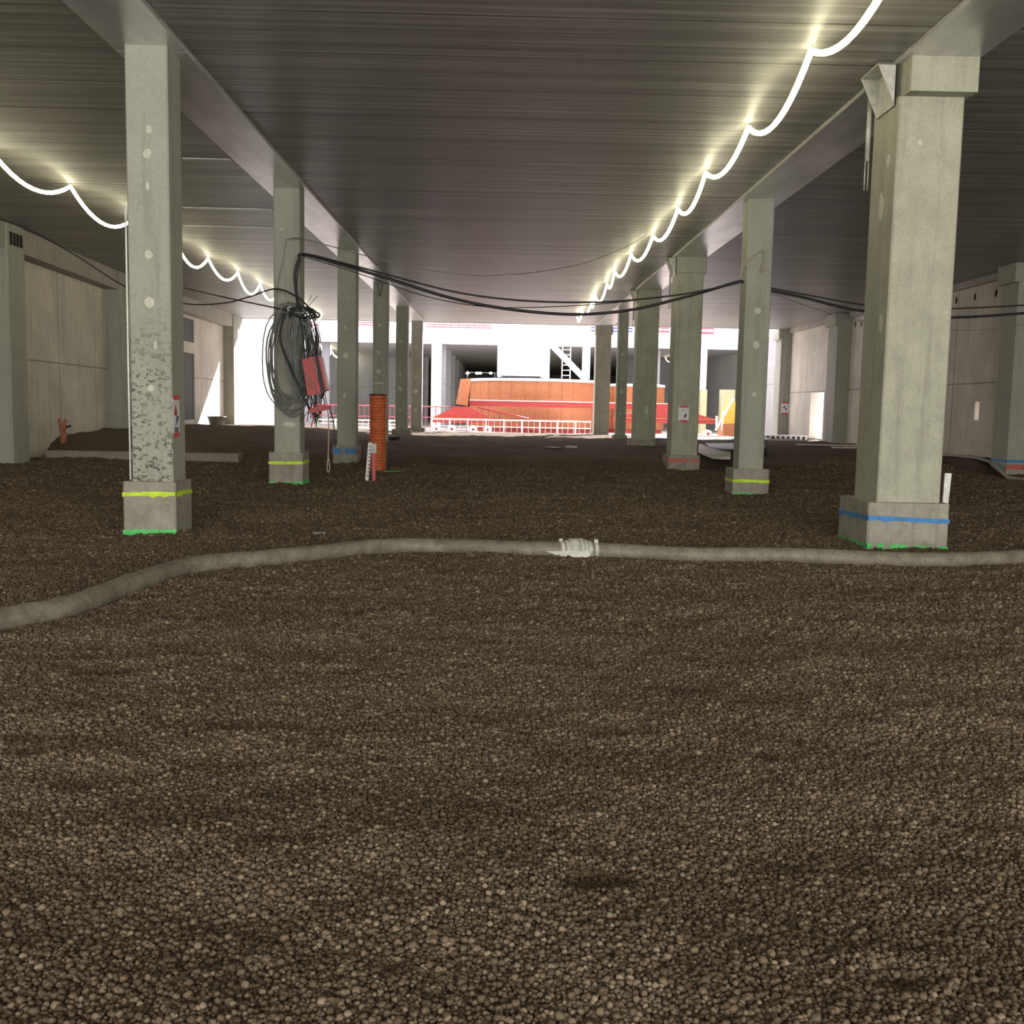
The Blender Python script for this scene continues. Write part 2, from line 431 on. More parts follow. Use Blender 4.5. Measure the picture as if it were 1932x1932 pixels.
# steel beams: bottom plates just below the slabs
rows = [12.30 + 7.62 * k for k in range(6)]
for x0, x1, nm, lab in ((-4.56, -3.74, 'left', 'long flat grey steel beam over the left row of columns'), (4.53, 5.38, 'right', 'long flat grey steel beam over the right row of columns')):
    b = empty('steel_beam', ((x0 + x1) / 2, 18, CZ - .03), lab, 'beam')
    mb = MB(); ys_ = [-13] + [r_ + .12 for r_ in rows] + [50.3]
    for a_, b_ in zip(ys_[:-1], ys_[1:]): mb.box(x0, x1, a_, b_ - .025, CZ - .045, CZ + .02)
    mb.each('bottom_plate', MT['beam'], b)
    mb = MB()
    for xx in (x0, x1): mb.box(xx - .012, xx + .012, -13, 50.3, CZ - .02, CZ + .02)
    mb.each('edge_seal', MT['galv'], b)

for i_, (pa, pb_) in enumerate((((345, 298), (438, 303)), ((345, 391), (515, 396)), ((345, 424), (518, 431)))):
    a, b_ = PZ(*pa, CZ), PZ(*pb_, CZ); ym_ = (a.y + b_.y) / 2
    struct(MB().box(a.x, b_.x, ym_ - .07, ym_ + .07, CZ - .012, CZ + .01).build('trim_%d' % (5 + i_), MT['whitebox']))  # white strips paint in the bright reflections along the slab seams

# ------------------------------------------------------------------ columns
def band(mb, x0, x1, y0, y1, z, h_, faces='FR', wob=.02, off=.004, brk=0):
    """a hand sprayed line round a plinth"""
    segs = []
    if 'L' in faces: segs.append(((x0 - off, y1), (x0 - off, y0 - off), (-1, 0)))
    if 'F' in faces: segs.append(((x0 - off, y0 - off), (x1 + off, y0 - off), (0, -1)))
    if 'R' in faces: segs.append(((x1 + off, y0 - off), (x1 + off, y1), (1, 0)))
    for a, b, nn in segs:
        n = 14; top = []; bot = []
        for i in range(n + 1):
            t_ = i / n; x = a[0] + (b[0] - a[0]) * t_; y = a[1] + (b[1] - a[1]) * t_
            zz = z + wob * math.sin(3.1 * (x + y) + 1); hh_ = h_ * rnd(.8, 1.15)
            top.append(Vector((x, y, zz + hh_ / 2))); bot.append(Vector((x, y, zz - hh_ / 2 - (rnd(0, .03) if R.random() < .12 else 0))))
        for i in range(n):
            if R.random() < brk: continue
            mb.extr([bot[i], bot[i + 1], top[i + 1], top[i]], Vector((-nn[0], -nn[1], 0)) * .006)
    return mb

def column(x0, x1, y, dep, label, plinth=None, cap=None, m_=None, spots=(), paints=(), bracket=False, zb=None, group=None, pm=None, name='concrete_column', top=None, groove=True):
    zg = min(gz((x0 + x1) / 2, y), gz(x0, y), gz(x1, y)) - .08 if zb is None else zb
    top = CZ - .02 if top is None else top
    e = empty(name, ((x0 + x1) / 2, y + dep / 2, zg), label, 'column', group)
    zt = top
    if cap: zt = top - cap[1]
    mb = MB(); mb.box(x0, x1, y, y + dep, zg, zt, bev=.018)
    for sx_, sz, ra, rb, f in spots:
        if f == 'F': mb.disc((x0 + (x1 - x0) * sx_, y, sz), (0, -1, 0), ra, rb, mi=1, jit=.25)
        elif f == 'L': mb.disc((x0, y + dep * sx_, sz), (-1, 0, 0), ra, rb, mi=1, jit=.25)
        else: mb.disc((x1, y + dep * sx_, sz), (1, 0, 0), ra, rb, mi=1, jit=.25)
    mb.build('shaft', [m_ or MT['column'], MT['spot']], e)
    if cap:
        o_, h_ = cap; MB().box(x0 - o_[0], x1 + o_[1], y - o_[2], y + dep + .05, zt, top, bev=.012).build('capital', m_ or MT['column'], e)
    if plinth:
        pl, pr, pf, h_ = plinth
        px0, px1, py0, py1 = x0 - pl, x1 + pr, y - pf, y + dep + pf
        p_ = MB().box(px0, px1, py0, py1, zg - .05, h_, bev=.02).build('plinth', pm or MT['plinth'], e)
        for mm, z, hh_, faces, wob, brk, lab in paints:
            q = band(MB(), px0, px1, py0, py1, z, hh_, faces, wob, brk=brk).build('paint_line', MT[mm], p_); q['label'] = lab
    if bracket:
        b = MB(); bx = x0 - .012; zt2 = zt + .02
        b.box(bx - .01, bx, y + .1, y + dep - .12, zt - .08, top - .02)
        for yy in (y + .1, y + dep - .14): b.extr([(bx, yy, zt - .08), (bx, yy, top - .02), (bx - .22, yy, top - .02)], (0, .015, 0))
        b.box(bx - .22, bx, y + .1, y + dep - .12, top - .03, top - .015)
        b.tube([(bx - .03, y + dep + .05, top - .2), (bx - .03, y + dep + .05, top - .95)], .03, 8)
        for k in (-.02, .02): b.bar((bx - .03 + k, y + dep + .05, top - .95), (bx - .03 + k, y + dep + .05, top - 1.3), .008)
        b.build('steel_bracket', MT['galv'], e)
    return e

sp = lambda *a: a
L1 = column(-4.39, -3.90, 12.2, .5, 'slim grey concrete column with coarse pitted lower half, nearest of the left row', (.09, .05, .07, .64), m_=MT['column_pit'],
       spots=[(.55, 4.72, .035, .05, 'F'), (.5, 4.08, .02, .05, 'F'), (.5, 4.45, .05, .055, 'F'), (.5, 3.3, .045, .05, 'F'), (.5, 2.75, .06, .06, 'F'), (.62, 2.25, .02, .05, 'F'), (.5, 1.75, .04, .04, 'F')],
       paints=[('yellow', .49, .05, 'FR', .012, 0, 'bright yellow line sprayed near the top'), ('green', .03, .07, 'F', .01, 0, 'green paint along the foot')])
L2 = column(-4.38, -3.88, 19.85, .5, 'slim grey concrete column carrying the big tangle of cables', (.09, .07, .08, .655),
       spots=[(.3, 4.9, .02, .02, 'F'), (.6, 1.2, .12, .05, 'F')],
       paints=[('yellow', .46, .06, 'FR', .01, 0, 'bright yellow line sprayed near the top'), ('green', .05, .10, 'FR', .02, 0, 'green paint along the foot')])
L3 = column(-4.38, -3.88, 27.5, .5, 'slim grey concrete column with a blue band on its base, behind the orange duct', (.1, .06, .1, .52),
       spots=[(.45, 3.65, .03, .05, 'F'), (.45, 2.9, .075, .08, 'F'), (.4, 1.85, .04, .06, 'F'), (.5, 4.4, .02, .03, 'F')],
       paints=[('blue', .36, .13, 'F', .0, .05, 'blue paint band'), ('redp', .33, .12, 'R', 0, .1, 'pink paint patch')])
L4 = column(-4.38, -3.88, 35.1, .5, 'slim grey concrete column rising just behind the top of the orange corrugated duct', None,
       spots=[(.45, 4.3, .05, .06, 'F'), (.4, 3.4, .06, .06, 'F'), (.4, 2.75, .08, .08, 'F'), (.4, 2.35, .18, .03, 'F')])
L5 = column(-4.38, -3.88, 42.75, .5, 'slim grey concrete column with pale round filler spots, second furthest of the left row', (.14, .14, .1, .62),
       spots=[(.4, 4.25, .06, .06, 'F'), (.4, 2.9, .07, .07, 'F'), (.4, 2.3, .1, .1, 'F'), (.4, 1.4, .06, .06, 'F')])
L6 = column(-4.33, -3.80, 49.5, .5, 'pale sunlit concrete column with round filler spots at the left edge of the open yard', (.15, .15, .1, .55),
       spots=[(.45, 4.4, .06, .06, 'F'), (.45, 3.0, .06, .06, 'F'), (.45, 2.3, .1, .1, 'F'), (.45, 1.4, .06, .06, 'F')])
R1 = column(4.545, 5.31, 12.13, .8, 'massive pale concrete column with a wide square capital, nearest on the right', (.14, .07, .12, .56), cap=((-.05, .06, .2), .41), m_=MT['big'],
       spots=[(.5, 4.1, .07, .16, 'L'), (.25, 2.7, .05, .1, 'L'), (.3, 4.6, .04, .07, 'L'), (.35, 4.75, .03, .03, 'F')], bracket=True,
       paints=[('blue', .365, .055, 'LF', .012, 0, 'blue sprayed line'), ('green', .03, .06, 'LF', .012, .2, 'patchy green paint along the foot')])
R2 = column(4.68, 5.17, 19.85, .5, 'slim grey concrete column holding up black cables, second of the right row', (.12, .1, .1, .5),
       spots=[(.5, 3.55, .06, .06, 'F'), (.5, 2.9, .06, .08, 'F'), (.5, 1.95, .04, .04, 'F')],
       paints=[('yellow', .26, .06, 'LF', .01, 0, 'bright yellow line with a drip'), ('green', .02, .03, 'F', .01, .3, 'faint green paint at the foot')])
R3 = column(4.63, 5.35, 27.5, .75, 'wide grey concrete column with the white notice sheet taped on its front', (.08, .06, .1, .42), cap=((0, .06, .06), .42), m_=MT['big'], bracket=True,
       spots=[], paints=[('redp', .28, .09, 'LF', .0, .05, 'faint red stripe'), ('yellow', .0, .06, 'F', .0, 0, 'bright yellow line at the foot')])
R4 = column(4.62, 5.36, 35.1, .75, 'wide grey concrete column without a notice, middle of the right row', (.14, .0, .08, .62), cap=((0, .05, .05), .42), m_=MT['big'], bracket=True,
       spots=[(.55, 1.62, .05, .15, 'F')])
R5 = column(4.85, 5.27, 42.75, .45, 'slim dark grey concrete column tucked left of the wide middle column', (.1, .06, .06, .55),
       spots=[(.45, 3.9, .05, .07, 'F'), (.45, 2.9, .05, .05, 'F'), (.45, 2.35, .08, .08, 'F'), (.45, 1.45, .05, .06, 'F')])
R6 = column(4.6, 5.34, 50.0, .75, 'pale sunlit concrete column standing before the orange tank at the yard edge', None, cap=((.03, .06, .04), .45), m_=MT['big'])

# wall pilasters
def pil(x0, x1, y, dep, label, cap=False):
    return column(x0, x1, y, dep, label, None, cap=(((.14, .0, .06) if cap else None), .5) if cap else None, zb=-.4, name='wall_pilaster', top=CZ - .01)
p = pil(-12.4, -11.62, 24.5, .85, 'grey concrete wall pilaster at the far left of the picture')
mb = MB()
for k in range(4): mb.box(-11.63, -11.6, 24.62 + k * .17, 24.72 + k * .17, 5.2, 5.5)
mb.build('grille', MT['dark'], p)
pil(-13.1, -12.22, 33.2, .8, 'grey concrete wall pilaster right of the warm lit panel on the left wall')
pil(-13.3, -12.55, 48.4, .8, 'sunlit wall pilaster at the left edge of the opening, right of the dark doorway')
p = pil(13.74, 14.5, 27.4, .9, 'wall pilaster with blue and red lines at the right picture edge', cap=True)
q = band(MB(), 13.74, 14.5, 27.4, 28.3, .42, .07, 'LF', 0).build('paint_line', MT['blue'], p); q['label'] = 'blue paint line'
q = band(MB(), 13.74, 14.5, 27.4, 28.3, .27, .12, 'F', 0, brk=.2).build('paint_line', MT['redp'], p); q['label'] = 'faded red paint line'
pil(13.74, 14.5, 42.0, 1.2, 'dark faced wall pilaster with bright edge, middle of the right wall', cap=True)
pil(13.74, 14.5, 50.4, 1.0, 'furthest right wall pilaster, carrying a small checkered target sheet', cap=True)

tag(MB().tube([(-4.405, 12.2, 3.86), (-4.402, 12.19, 3.2), (-4.408, 12.2, 2.0), (-4.403, 12.19, .66)], .011, 6).build('white_cord', MT['white']), 'thin white cord running down the left edge of the pitted column', 'cable')  # added tube, paints the daylight on the column's chamfer as a bright line

# low curb on the left
cb = empty('concrete_curb', (-9.6, 27.2, -.1), 'low concrete curb strip across the pebbles on the left', 'curb')
for a_, b_ in ((-12.0, -9.55), (-9.53, -6.9)): MB().box(a_, b_, 27.0, 27.5, -.2, .24, bev=.015).build('curb_block', MT['curb'], cb)

# ------------------------------------------------------------------ led strips
def led(name, x, y0, y1, step, sag, z, label, r_=.035, wob=.12, rr_=None):
    n = int((y1 - y0) / step)
    e = empty(name, (x, y0, z - .03), label, 'light strip', 'hanging light strips')
    pts = []; hooks = MB(); prev = None
    rs = random.Random(int(abs(x) * 10))
    for i in range(n + 1):
        a = Vector((x + rs.uniform(-wob, wob), y0 + i * step + rs.uniform(-.15, .15), z - .06))
        hooks.tube([a + Vector((0, 0, .07)), a + Vector((.03, 0, 0)), a - Vector((0, 0, .05)), a - Vector((.03, 0, 0)), a + Vector((0, 0, .02))], .008, 6)
        if prev is not None:
            seg = catenary(prev, a, sag * rs.uniform(.8, 1.25), 12)
            pts += seg if not pts else seg[1:]
        prev = a
    MB().tube(pts, r_, 8).build('glowing_tube', MT['led'], e)
    hooks.each('ceiling_hook', MT['galv'], e)
    return e
led('light_strip', 3.38, 11.75 - 3.08 * 7, 48.5, 3.08, .36, CZ, 'glowing light strip in swags along the ceiling beside the right column row')
led('light_strip', -8.3, 20.1 - 3.08 * 10, 49, 3.08, .4, CZ, 'glowing light strip in swags across the left bay ceiling')

led('light_strip', 9.7, -11, 12.5, 3.08, .36, CZ, 'light strip in the right bay beside the massive column, above the camera side')  # unseen strip, added to light the dark right bay

# ------------------------------------------------------------------ pebbles
def hexgrid(y0, y1, s, margin):
    out = []
    y = y0; k = 0
    while y < y1:
        hw = y * .53 + margin
        xs_ = np.arange(-hw, hw, s) + (s / 2 if k % 2 else 0)
        out.append(np.stack([xs_, np.full_like(xs_, y)], -1)); y += s * .866; k += 1
    a = np.concatenate(out); a += NPR.uniform(-.42, .42, a.shape) * s
    return a
allp = []; alls = []
for y0, y1, s_, mg in ((1.9, 4.6, .0150, .7), (4.6, 7.2, .0165, .6), (7.2, 11.5, .022, .6), (11.5, 18, .028, .5), (18, 27.3, .037, .5)):
    a = hexgrid(y0, y1, s_, mg); n = len(a)
    sc = s_ * .5 * np.clip(np.exp(NPR.normal(.12, .27, n)), .6, 2.1)
    z = ground(a[:, 0], a[:, 1]) + NPR.uniform(-.25, .55, n) * s_
    allp.append(np.column_stack([a, z])); alls.append(sc)
PP = np.concatenate(allp); SS = np.concatenate(alls)
me = bpy.data.meshes.new('pebble_points'); me.vertices.add(len(PP)); me.vertices.foreach_set('co', PP.astype(np.float32).ravel())
at = me.attributes.new('psize', 'FLOAT', 'POINT'); at.data.foreach_set('value', SS.astype(np.float32))
at = me.attributes.new('prot', 'FLOAT_VECTOR', 'POINT'); at.data.foreach_set('vector', NPR.uniform(0, 6.28, (len(PP), 3)).astype(np.float32).ravel())
me.update()
peb = bpy.data.objects.new('clay_pebbles', me); col.objects.link(peb)
tag(peb, 'loose brown expanded clay pebbles covering the ground in the foreground', 'pebbles', kind='stuff')
bm = bmesh.new(); bmesh.ops.create_icosphere(bm, subdivisions=2, radius=1)
for v_ in bm.verts:
    c_ = v_.co; v_.co = c_ * (1 + .13 * math.sin(3 * c_.x + 1) * math.cos(2.6 * c_.y) + .07 * math.sin(5 * c_.z)); v_.co.z *= .86
for f_ in bm.faces: f_.smooth = True
pm_ = bpy.data.meshes.new('pebble'); bm.to_mesh(pm_); bm.free(); pm_.materials.append(MT['pebble'])
# the pebble shape itself lies buried under the bed
ng = bpy.data.node_groups.new('scatter', 'GeometryNodeTree')
ng.interface.new_socket('Geometry', in_out='INPUT', socket_type='NodeSocketGeometry')
ng.interface.new_socket('Geometry', in_out='OUTPUT', socket_type='NodeSocketGeometry')
gi = ng.nodes.new('NodeGroupInput'); go = ng.nodes.new('NodeGroupOutput')
ico = ng.nodes.new('GeometryNodeMeshIcoSphere'); ico.inputs['Radius'].default_value = 1; ico.inputs['Subdivisions'].default_value = 2
sp_ = ng.nodes.new('GeometryNodeSetPosition'); ps_ = ng.nodes.new('GeometryNodeInputPosition'); nz = ng.nodes.new('ShaderNodeTexNoise'); nz.inputs['Scale'].default_value = 1.1; nz.inputs['Detail'].default_value = 1
vm = ng.nodes.new('ShaderNodeVectorMath'); vm.operation = 'SUBTRACT'; vm.inputs[1].default_value = (.5, .5, .5)
vs_ = ng.nodes.new('ShaderNodeVectorMath'); vs_.operation = 'SCALE'; vs_.inputs['Scale'].default_value = .9
ng.links.new(ps_.outputs[0], nz.inputs['Vector']); ng.links.new(nz.outputs['Color'], vm.inputs[0]); ng.links.new(vm.outputs[0], vs_.inputs[0])
ng.links.new(ico.outputs[0], sp_.inputs['Geometry']); ng.links.new(vs_.outputs[0], sp_.inputs['Offset'])
ssm = ng.nodes.new('GeometryNodeSetShadeSmooth'); ng.links.new(sp_.outputs[0], ssm.inputs[0])
smt = ng.nodes.new('GeometryNodeSetMaterial'); smt.inputs['Material'].default_value = MT['pebble']; ng.links.new(ssm.outputs[0], smt.inputs[0])
na = ng.nodes.new('GeometryNodeInputNamedAttribute'); na.data_type = 'FLOAT'; na.inputs['Name'].default_value = 'psize'
nr = ng.nodes.new('GeometryNodeInputNamedAttribute'); nr.data_type = 'FLOAT_VECTOR'; nr.inputs['Name'].default_value = 'prot'
ip = ng.nodes.new('GeometryNodeInstanceOnPoints')
ng.links.new(gi.outputs[0], ip.inputs['Points']); ng.links.new(smt.outputs[0], ip.inputs['Instance'])
ng.links.new(nr.outputs['Attribute'], ip.inputs['Rotation']); ng.links.new(na.outputs['Attribute'], ip.inputs['Scale'])
ng.links.new(ip.outputs[0], go.inputs[0])
md = peb.modifiers.new('scatter', 'NODES'); md.node_group = ng
bpy.data.meshes.remove(pm_)

# ------------------------------------------------------------------ hose
hp = [(-420, 1262), (-200, 1216), (0, 1170), (129, 1145), (259, 1098), (362, 1068), (500, 1054), (600, 1044), (700, 1033), (780, 1030), (860, 1032), (960, 1035), (1060, 1038), (1180, 1041), (1300, 1048), (1400, 1048), (1500, 1049), (1600, 1053), (1700, 1057), (1800, 1057), (1932, 1052), (2150, 1042)]
HR = .088
hpts = []
for px, py in hp:
    q = PZ(px, py, .09); zz = gz(q.x, q.y) + HR - .015; q = PZ(px, py, zz); hpts.append(q)
path = smooth_path(hpts, 8)
hs = empty('delivery_hose', (path[0].x, path[0].y, path[0].z - HR), 'long dusty grey rubber hose lying across the pebbles', 'hose')
rad = [HR * (1 + .02 * math.sin(i * 1.7) + .012 * math.sin(i * .63)) for i in range(len(path))]
MB().tube(path, rad, 20).build('hose_body', MT['hose'], hs)
# coupling
ci = min(range(len(path)), key=lambda i: (path[i] - PZ(1093, 1037, .09)).length)
cc = path[ci]; tt = (path[ci + 2] - path[ci - 2]).normalized()
cp = MB()
for off, r1, w_ in ((-.12, .108, .05), (-.045, .13, .10), (.03, .134, .04), (.075, .12, .045), (.125, .108, .05)):
    cp.tube([cc + tt * (off - w_ / 2), cc + tt * (off + w_ / 2)], r1, 20)
cpo = cp.build('coupling', MT['galv'], hs); cpo['label'] = 'pale metal coupling joining two lengths of hose'
for off in (-.18, .20):
    c_ = MB().tube([cc + tt * (off - .02), cc + tt * (off + .02)], .1, 20)
    c_.box(cc.x + off - .02, cc.x + off + .02, cc.y - .03, cc.y + .03, cc.z + .09, cc.z + .125); c_.build('clamp', MT['galv'], cpo)
pl_ = [cc + Vector(v) for v in ((-.34, -.13, .0), (-.1, -.13, .012), (.12, -.13, .01), (.13, -.13, -.045), (.02, -.13, -.075), (-.15, -.13, -.072))]
MB().extr(pl_, (0, -.03, .008)).build('lever', MT['galv'], cpo)

# ------------------------------------------------------------------ duct, rulers, small things by the columns
pd = PZ(713, 886, gz(-3, 24.7)); dx, dy = pd.x, 24.9
dx = P(713, 820, 24.9).x; dz = gz(dx, dy) - .1; topz = P(713, 746, 24.9).z
du = empty('corrugated_duct', (dx, dy, dz), 'upright orange corrugated plastic duct left of centre', 'duct')
prof = []; n = 26
for i in range(n):
    z0 = (topz - .1 - dz) * i / n; hh_ = (topz - .1 - dz) / n
    prof += [(.188, z0), (.188, z0 + hh_ * .25), (.212, z0 + hh_ * .4), (.212, z0 + hh_ * .8), (.188, z0 + hh_ * .97)]
prof += [(.205, topz - .1 - dz), (.205, topz - dz), (.185, topz - dz), (.185, topz - dz - .3)]
MB().lathe(prof, (dx, dy, dz), 28).build('duct_wall', MT['duct'], du)
MB().lathe([(.205, topz - dz - .001), (.209, topz - dz - .001), (.209, topz - dz + .03), (.18, topz - dz + .03), (.18, topz - dz - .02)], (dx, dy, dz), 28).build('rim', MT['black'], du)
MB().lathe([(.30, .115), (.34, .13), (.3, .14)], (dx + .25, dy, dz), 20).build('green_paint_ring', MT['green'], du)

rx = P(692, 900, 21.2); rt = P(698, 835, 21.2)
ru = empty('measuring_staff', (rx.x, 21.2, gz(rx.x, 21.2) - .05), 'white graduated measuring staff stuck in the pebbles before the orange duct', 'staff')
b = MB(); t0 = Vector((rt.x, 21.2, rt.z)); b0 = Vector((rx.x, 21.2, rx.z - .08))
d_ = (t0 - b0)
b.extr([b0 + Vector((-.035, 0, 0)), b0 + Vector((.035, 0, 0)), t0 + Vector((.035, 0, 0)), t0 + Vector((-.035, 0, 0))], (0, .02, 0))
b.build('staff_board', MT['paper'], ru)
b = MB()
for k in range(9):
    q = b0 + d_ * (.12 + k * .095); b.extr([q + Vector((.002, -.003, 0)), q + Vector((.03, -.003, 0)), q + Vector((.03, -.003, .03)), q + Vector((.002, -.003, .03))], (0, .003, 0))
b.each('graduation', MT['ink'], ru)
b = MB(); q = t0 + Vector((.075, .03, -.05)); b.box(q.x - .045, q.x + .06, 21.2, 21.25, q.z - .17, q.z + .03); b.build('receiver', MT['galv'], ru)
b = MB(); b.box(q.x - .03, q.x + .04, 21.22, 21.24, gz(rx.x, 21.2) - .05, q.z - .17); b.build('red_board', MT['boxred'], ru)

wt = P(1789, 893, 12.9); wb = P(1781, 952, 12.9)
b = MB().extr([(wb.x - .025, 12.9, gz(wb.x, 12.9) - .1), (wb.x + .025, 12.9, gz(wb.x, 12.9) - .1), (wt.x + .045, 12.9, wt.z), (wt.x - .04, 12.9, wt.z)], (0, .025, 0))
tag(b.build('marker_stake', MT['white']), 'pale wooden marker stake leaning behind the massive right column', 'stake')

def chunk(px, py, wpx, hpx, label, m_, name='scrap_piece', cat='debris', depth=.1):
    q = PZ(px, py, gz(PZ(px, py, 0).x, PZ(px, py, 0).y) + .01); s_ = q.y / FPX
    w_, h_ = wpx * s_ / 2, hpx * s_
    zb = gz(q.x, q.y) - .01
    mb = MB(); n = 9; ring = []
    for k in range(n):
        a = 2 * math.pi * k / n; rr_ = R.uniform(.75, 1.1)
        ring.append((q.x + math.cos(a) * w_ * rr_, q.y + math.sin(a) * depth * rr_))
    mb.prism(ring, zb, zb + h_)
    return tag(mb.build(name, m_), label, cat)
b = chunk(603, 1009, 26, 6, 'small white offcut lying on the pebbles behind the hose', MT['paper'])
chunk(332, 1035, 7, 3, 'tiny white scrap between the pitted column and the hose', MT['paper'], depth=.03)
chunk(1413, 987, 8, 4, 'tiny white scrap on the pebbles in front of the slim right column', MT['paper'], depth=.03)
chunk(1899, 991, 9, 4, 'tiny white scrap at the right picture edge behind the hose', MT['paper'], depth=.03)
chunk(1196, 1270, 9, 4, 'tiny bright scrap on the pebbles in the foreground', MT['spot'], depth=.02)
q0 = PZ(1045, 842, .38)
chunk(1045, 843, 38, 4, 'flat black mat lying on the far pebbles', MT['black'], 'rubber_mat', 'mat', .4)
chunk(1078, 841, 26, 3, 'pale flat board beside the black mat', MT['membrane'], 'flat_board', 'board', .25)
chunk(740, 829, 25, 8, 'dark flat box beside the base of the fifth left column', MT['black'], 'dark_crate', 'crate', .4)
chunk(1885, 924, 55, 4, 'grey concrete crumbs on the pebbles at the right edge', MT['plinth'], depth=.25)

# ------------------------------------------------------------------ notices
def sheet(name, cen, ux, w_, h_, label, marks, tape=True, tilt=0):
    """a taped notice; ux is the direction along the wall, +z is up"""
    ux = Vector(ux).normalized(); nn = ux.cross(Vector((0, 0, 1))); c_ = Vector(cen) + nn * .004
    e = empty(name, c_, label, 'notice')
    def quad(mb, u0, u1, v0, v1, d_):
        mb.extr([c_ + ux * u0 * w_ + Vector((0, 0, v0 * h_)) + nn * d_, c_ + ux * u1 * w_ + Vector((0, 0, v0 * h_)) + nn * d_, c_ + ux * u1 * w_ + Vector((0, 0, v1 * h_)) + nn * d_, c_ + ux * u0 * w_ + Vector((0, 0, v1 * h_)) + nn * d_], -nn * .003)
    mb = MB(); quad(mb, -.5, .5, -.5, .5, .0); mb.build('paper', MT['paper'], e)
    for mm, nm, rects in marks:
        mb = MB()
        for poly in rects:
            mb.extr([c_ + ux * u * w_ + Vector((0, 0, v * h_)) + nn * .003 for u, v in poly], -nn * .002)
        mb.each(nm, MT[mm], e)
    if tape:
        for v0, v1 in ((.46, .6), (-.6, -.46)):
            mb = MB(); quad(mb, -.35, .4, v0, v1, .006); mb.build('tape', MT['redtape'], e)
    return e
rc = lambda a, b, c, d: [(a, c), (b, c), (b, d), (a, d)]
qc = P(1290, 781, 27.49)
sheet('notice_sheet', (qc.x, 27.5, qc.z), (1, 0, 0), .28, .36, 'white notice sheet with dark arrow taped to the wide right column', [('ink', 'arrow', [[(0, -.15), (.3, .1), (.25, -.2), (.05, -.3)]]), ('galv', 'text_lines', [rc(-.35, .35, .28, .34), rc(-.3, .1, .18, .22), rc(-.2, .25, -.42, -.38)])])
qc = PX(332, 785, -3.9)
sheet('notice_sheet', (-3.9, qc.y, qc.z), (0, 1, 0), .26, .42, 'tall white notice with red and blue print on the side of the pitted column', [('redink', 'red_mark', [[(-.35, .02), (.15, .02), (-.1, .32)]]), ('navy', 'blue_mark', [[(-.05, -.28), (.4, 0), (.0, 0)]]), ('ink', 'text_lines', [rc(-.3, .3, -.38, -.33), rc(-.3, .3, -.44, -.4)])])
qc = P(1481, 770, 50.39)
sheet('notice_sheet', (qc.x, 50.4, qc.z), (1, 0, 0), .4, .5, 'small checkered survey target on the furthest right pilaster', [('navy', 'target_quarters', [[(-.3, 0), (0, 0), (0, .3)], [(0, 0), (.3, 0), (.1, -.3)]])])

# ------------------------------------------------------------------ cables
def cable(name, pts, r_, label, m_, k=8, group=None):
    return tag(MB().tube(smooth_path(pts, k), r_, 6).build(name, m_), label, 'cable', group)
YC = 19.55
def px3(lst, Y): return [P(a, b, Y) for a, b in lst]
cable('power_cable', px3([(566, 600), (560, 560), (556, 520), (563, 490), (572, 480), (640, 498), (740, 528), (850, 562), (950, 582), (1050, 592), (1120, 592), (1200, 583), (1290, 561), (1350, 544), (1395, 531), (1402, 534)], YC), .028, 'thick black cable sagging across the middle bay between two columns', MT['black'])
cable('power_cable', px3([(569, 600), (560, 540), (566, 492), (574, 479), (650, 497), (730, 518), (850, 549), (950, 564), (1050, 570), (1150, 569), (1250, 560), (1330, 548), (1395, 533)], YC - .06), .018, 'thinner black cable just above the thick one across the middle bay', MT['black'])
cable('wire', px3([(540, 452), (560, 449), (600, 458), (700, 485), (800, 508), (900, 520), (960, 517)], 19.7) + [P(1000, 515, 20.2), P(1100, 497, 21.8), P(1180, 466, 23.4), Vector((P(1220, 440, 24.3).x, 24.3, CZ - .01))], .009, 'fine grey wire, highest of those across the middle bay', MT['greycable'])
cable('wire', px3([(572, 484), (640, 504), (700, 524), (800, 558), (900, 577), (1000, 580), (1150, 572), (1300, 552), (1395, 532)], YC + .1), .009, 'fine black wire running between the two black cables', MT['black'])
cable('wire', px3([(540, 454), (532, 500), (524, 540), (522, 580)], 19.78), .006, 'fine wire hanging down the front of the cable laden column', MT['greycable'])
cable('power_cable', px3([(1452, 548), (1520, 562), (1600, 582), (1700, 596), (1800, 599), (1932, 591), (2050, 580)], 20.4), .026, 'thick black cable crossing behind the massive right column to the right wall', MT['black'])
cable('power_cable', px3([(1452, 543), (1520, 556), (1630, 575), (1750, 583), (1932, 576), (2050, 566)], 20.35), .015, 'thin black cable above the thick one behind the massive right column', MT['black'])
cable('wire', px3([(1452, 552), (1550, 586), (1650, 610), (1750, 622), (1850, 622), (1932, 612), (2050, 598)], 20.5), .009, 'fine grey wire, lowest behind the massive right column', MT['greycable'])
cable('wire', px3([(1395, 532), (1405, 500), (1438, 472), (1442, 490), (1436, 512), (1444, 508)], 19.78), .012, 'rusty hanging wire on the front of the slim right column', MT['palecable'])
cable('power_cable', [P(-60, 405, 21.0), P(0, 413, 22.0), P(60, 436, 23.2), P(140, 480, 24), P(245, 545, 24.3), P(345, 572, 22.5), P(420, 572, 21), P(470, 560, 20.2), P(520, 545, 19.5), P(560, 560, 19.4), P(583, 580, 19.4)], .016, 'black cable sagging from the left wall to the tangle on the column', MT['black'])
cable('power_cable', [P(343, 542, 22.5), P(420, 560, 21), P(515, 580, 19.6), P(540, 585, 19.6)], .014, 'short black cable from the left reaching the top of the coils', MT['black'])
cable('white_cord', [P(1400, 690, 58), P(1450, 688, 55), P(1500, 676, 52), P(1560, 655, 49)], .05, 'white cord sagging between the far right pilasters', MT['white'])

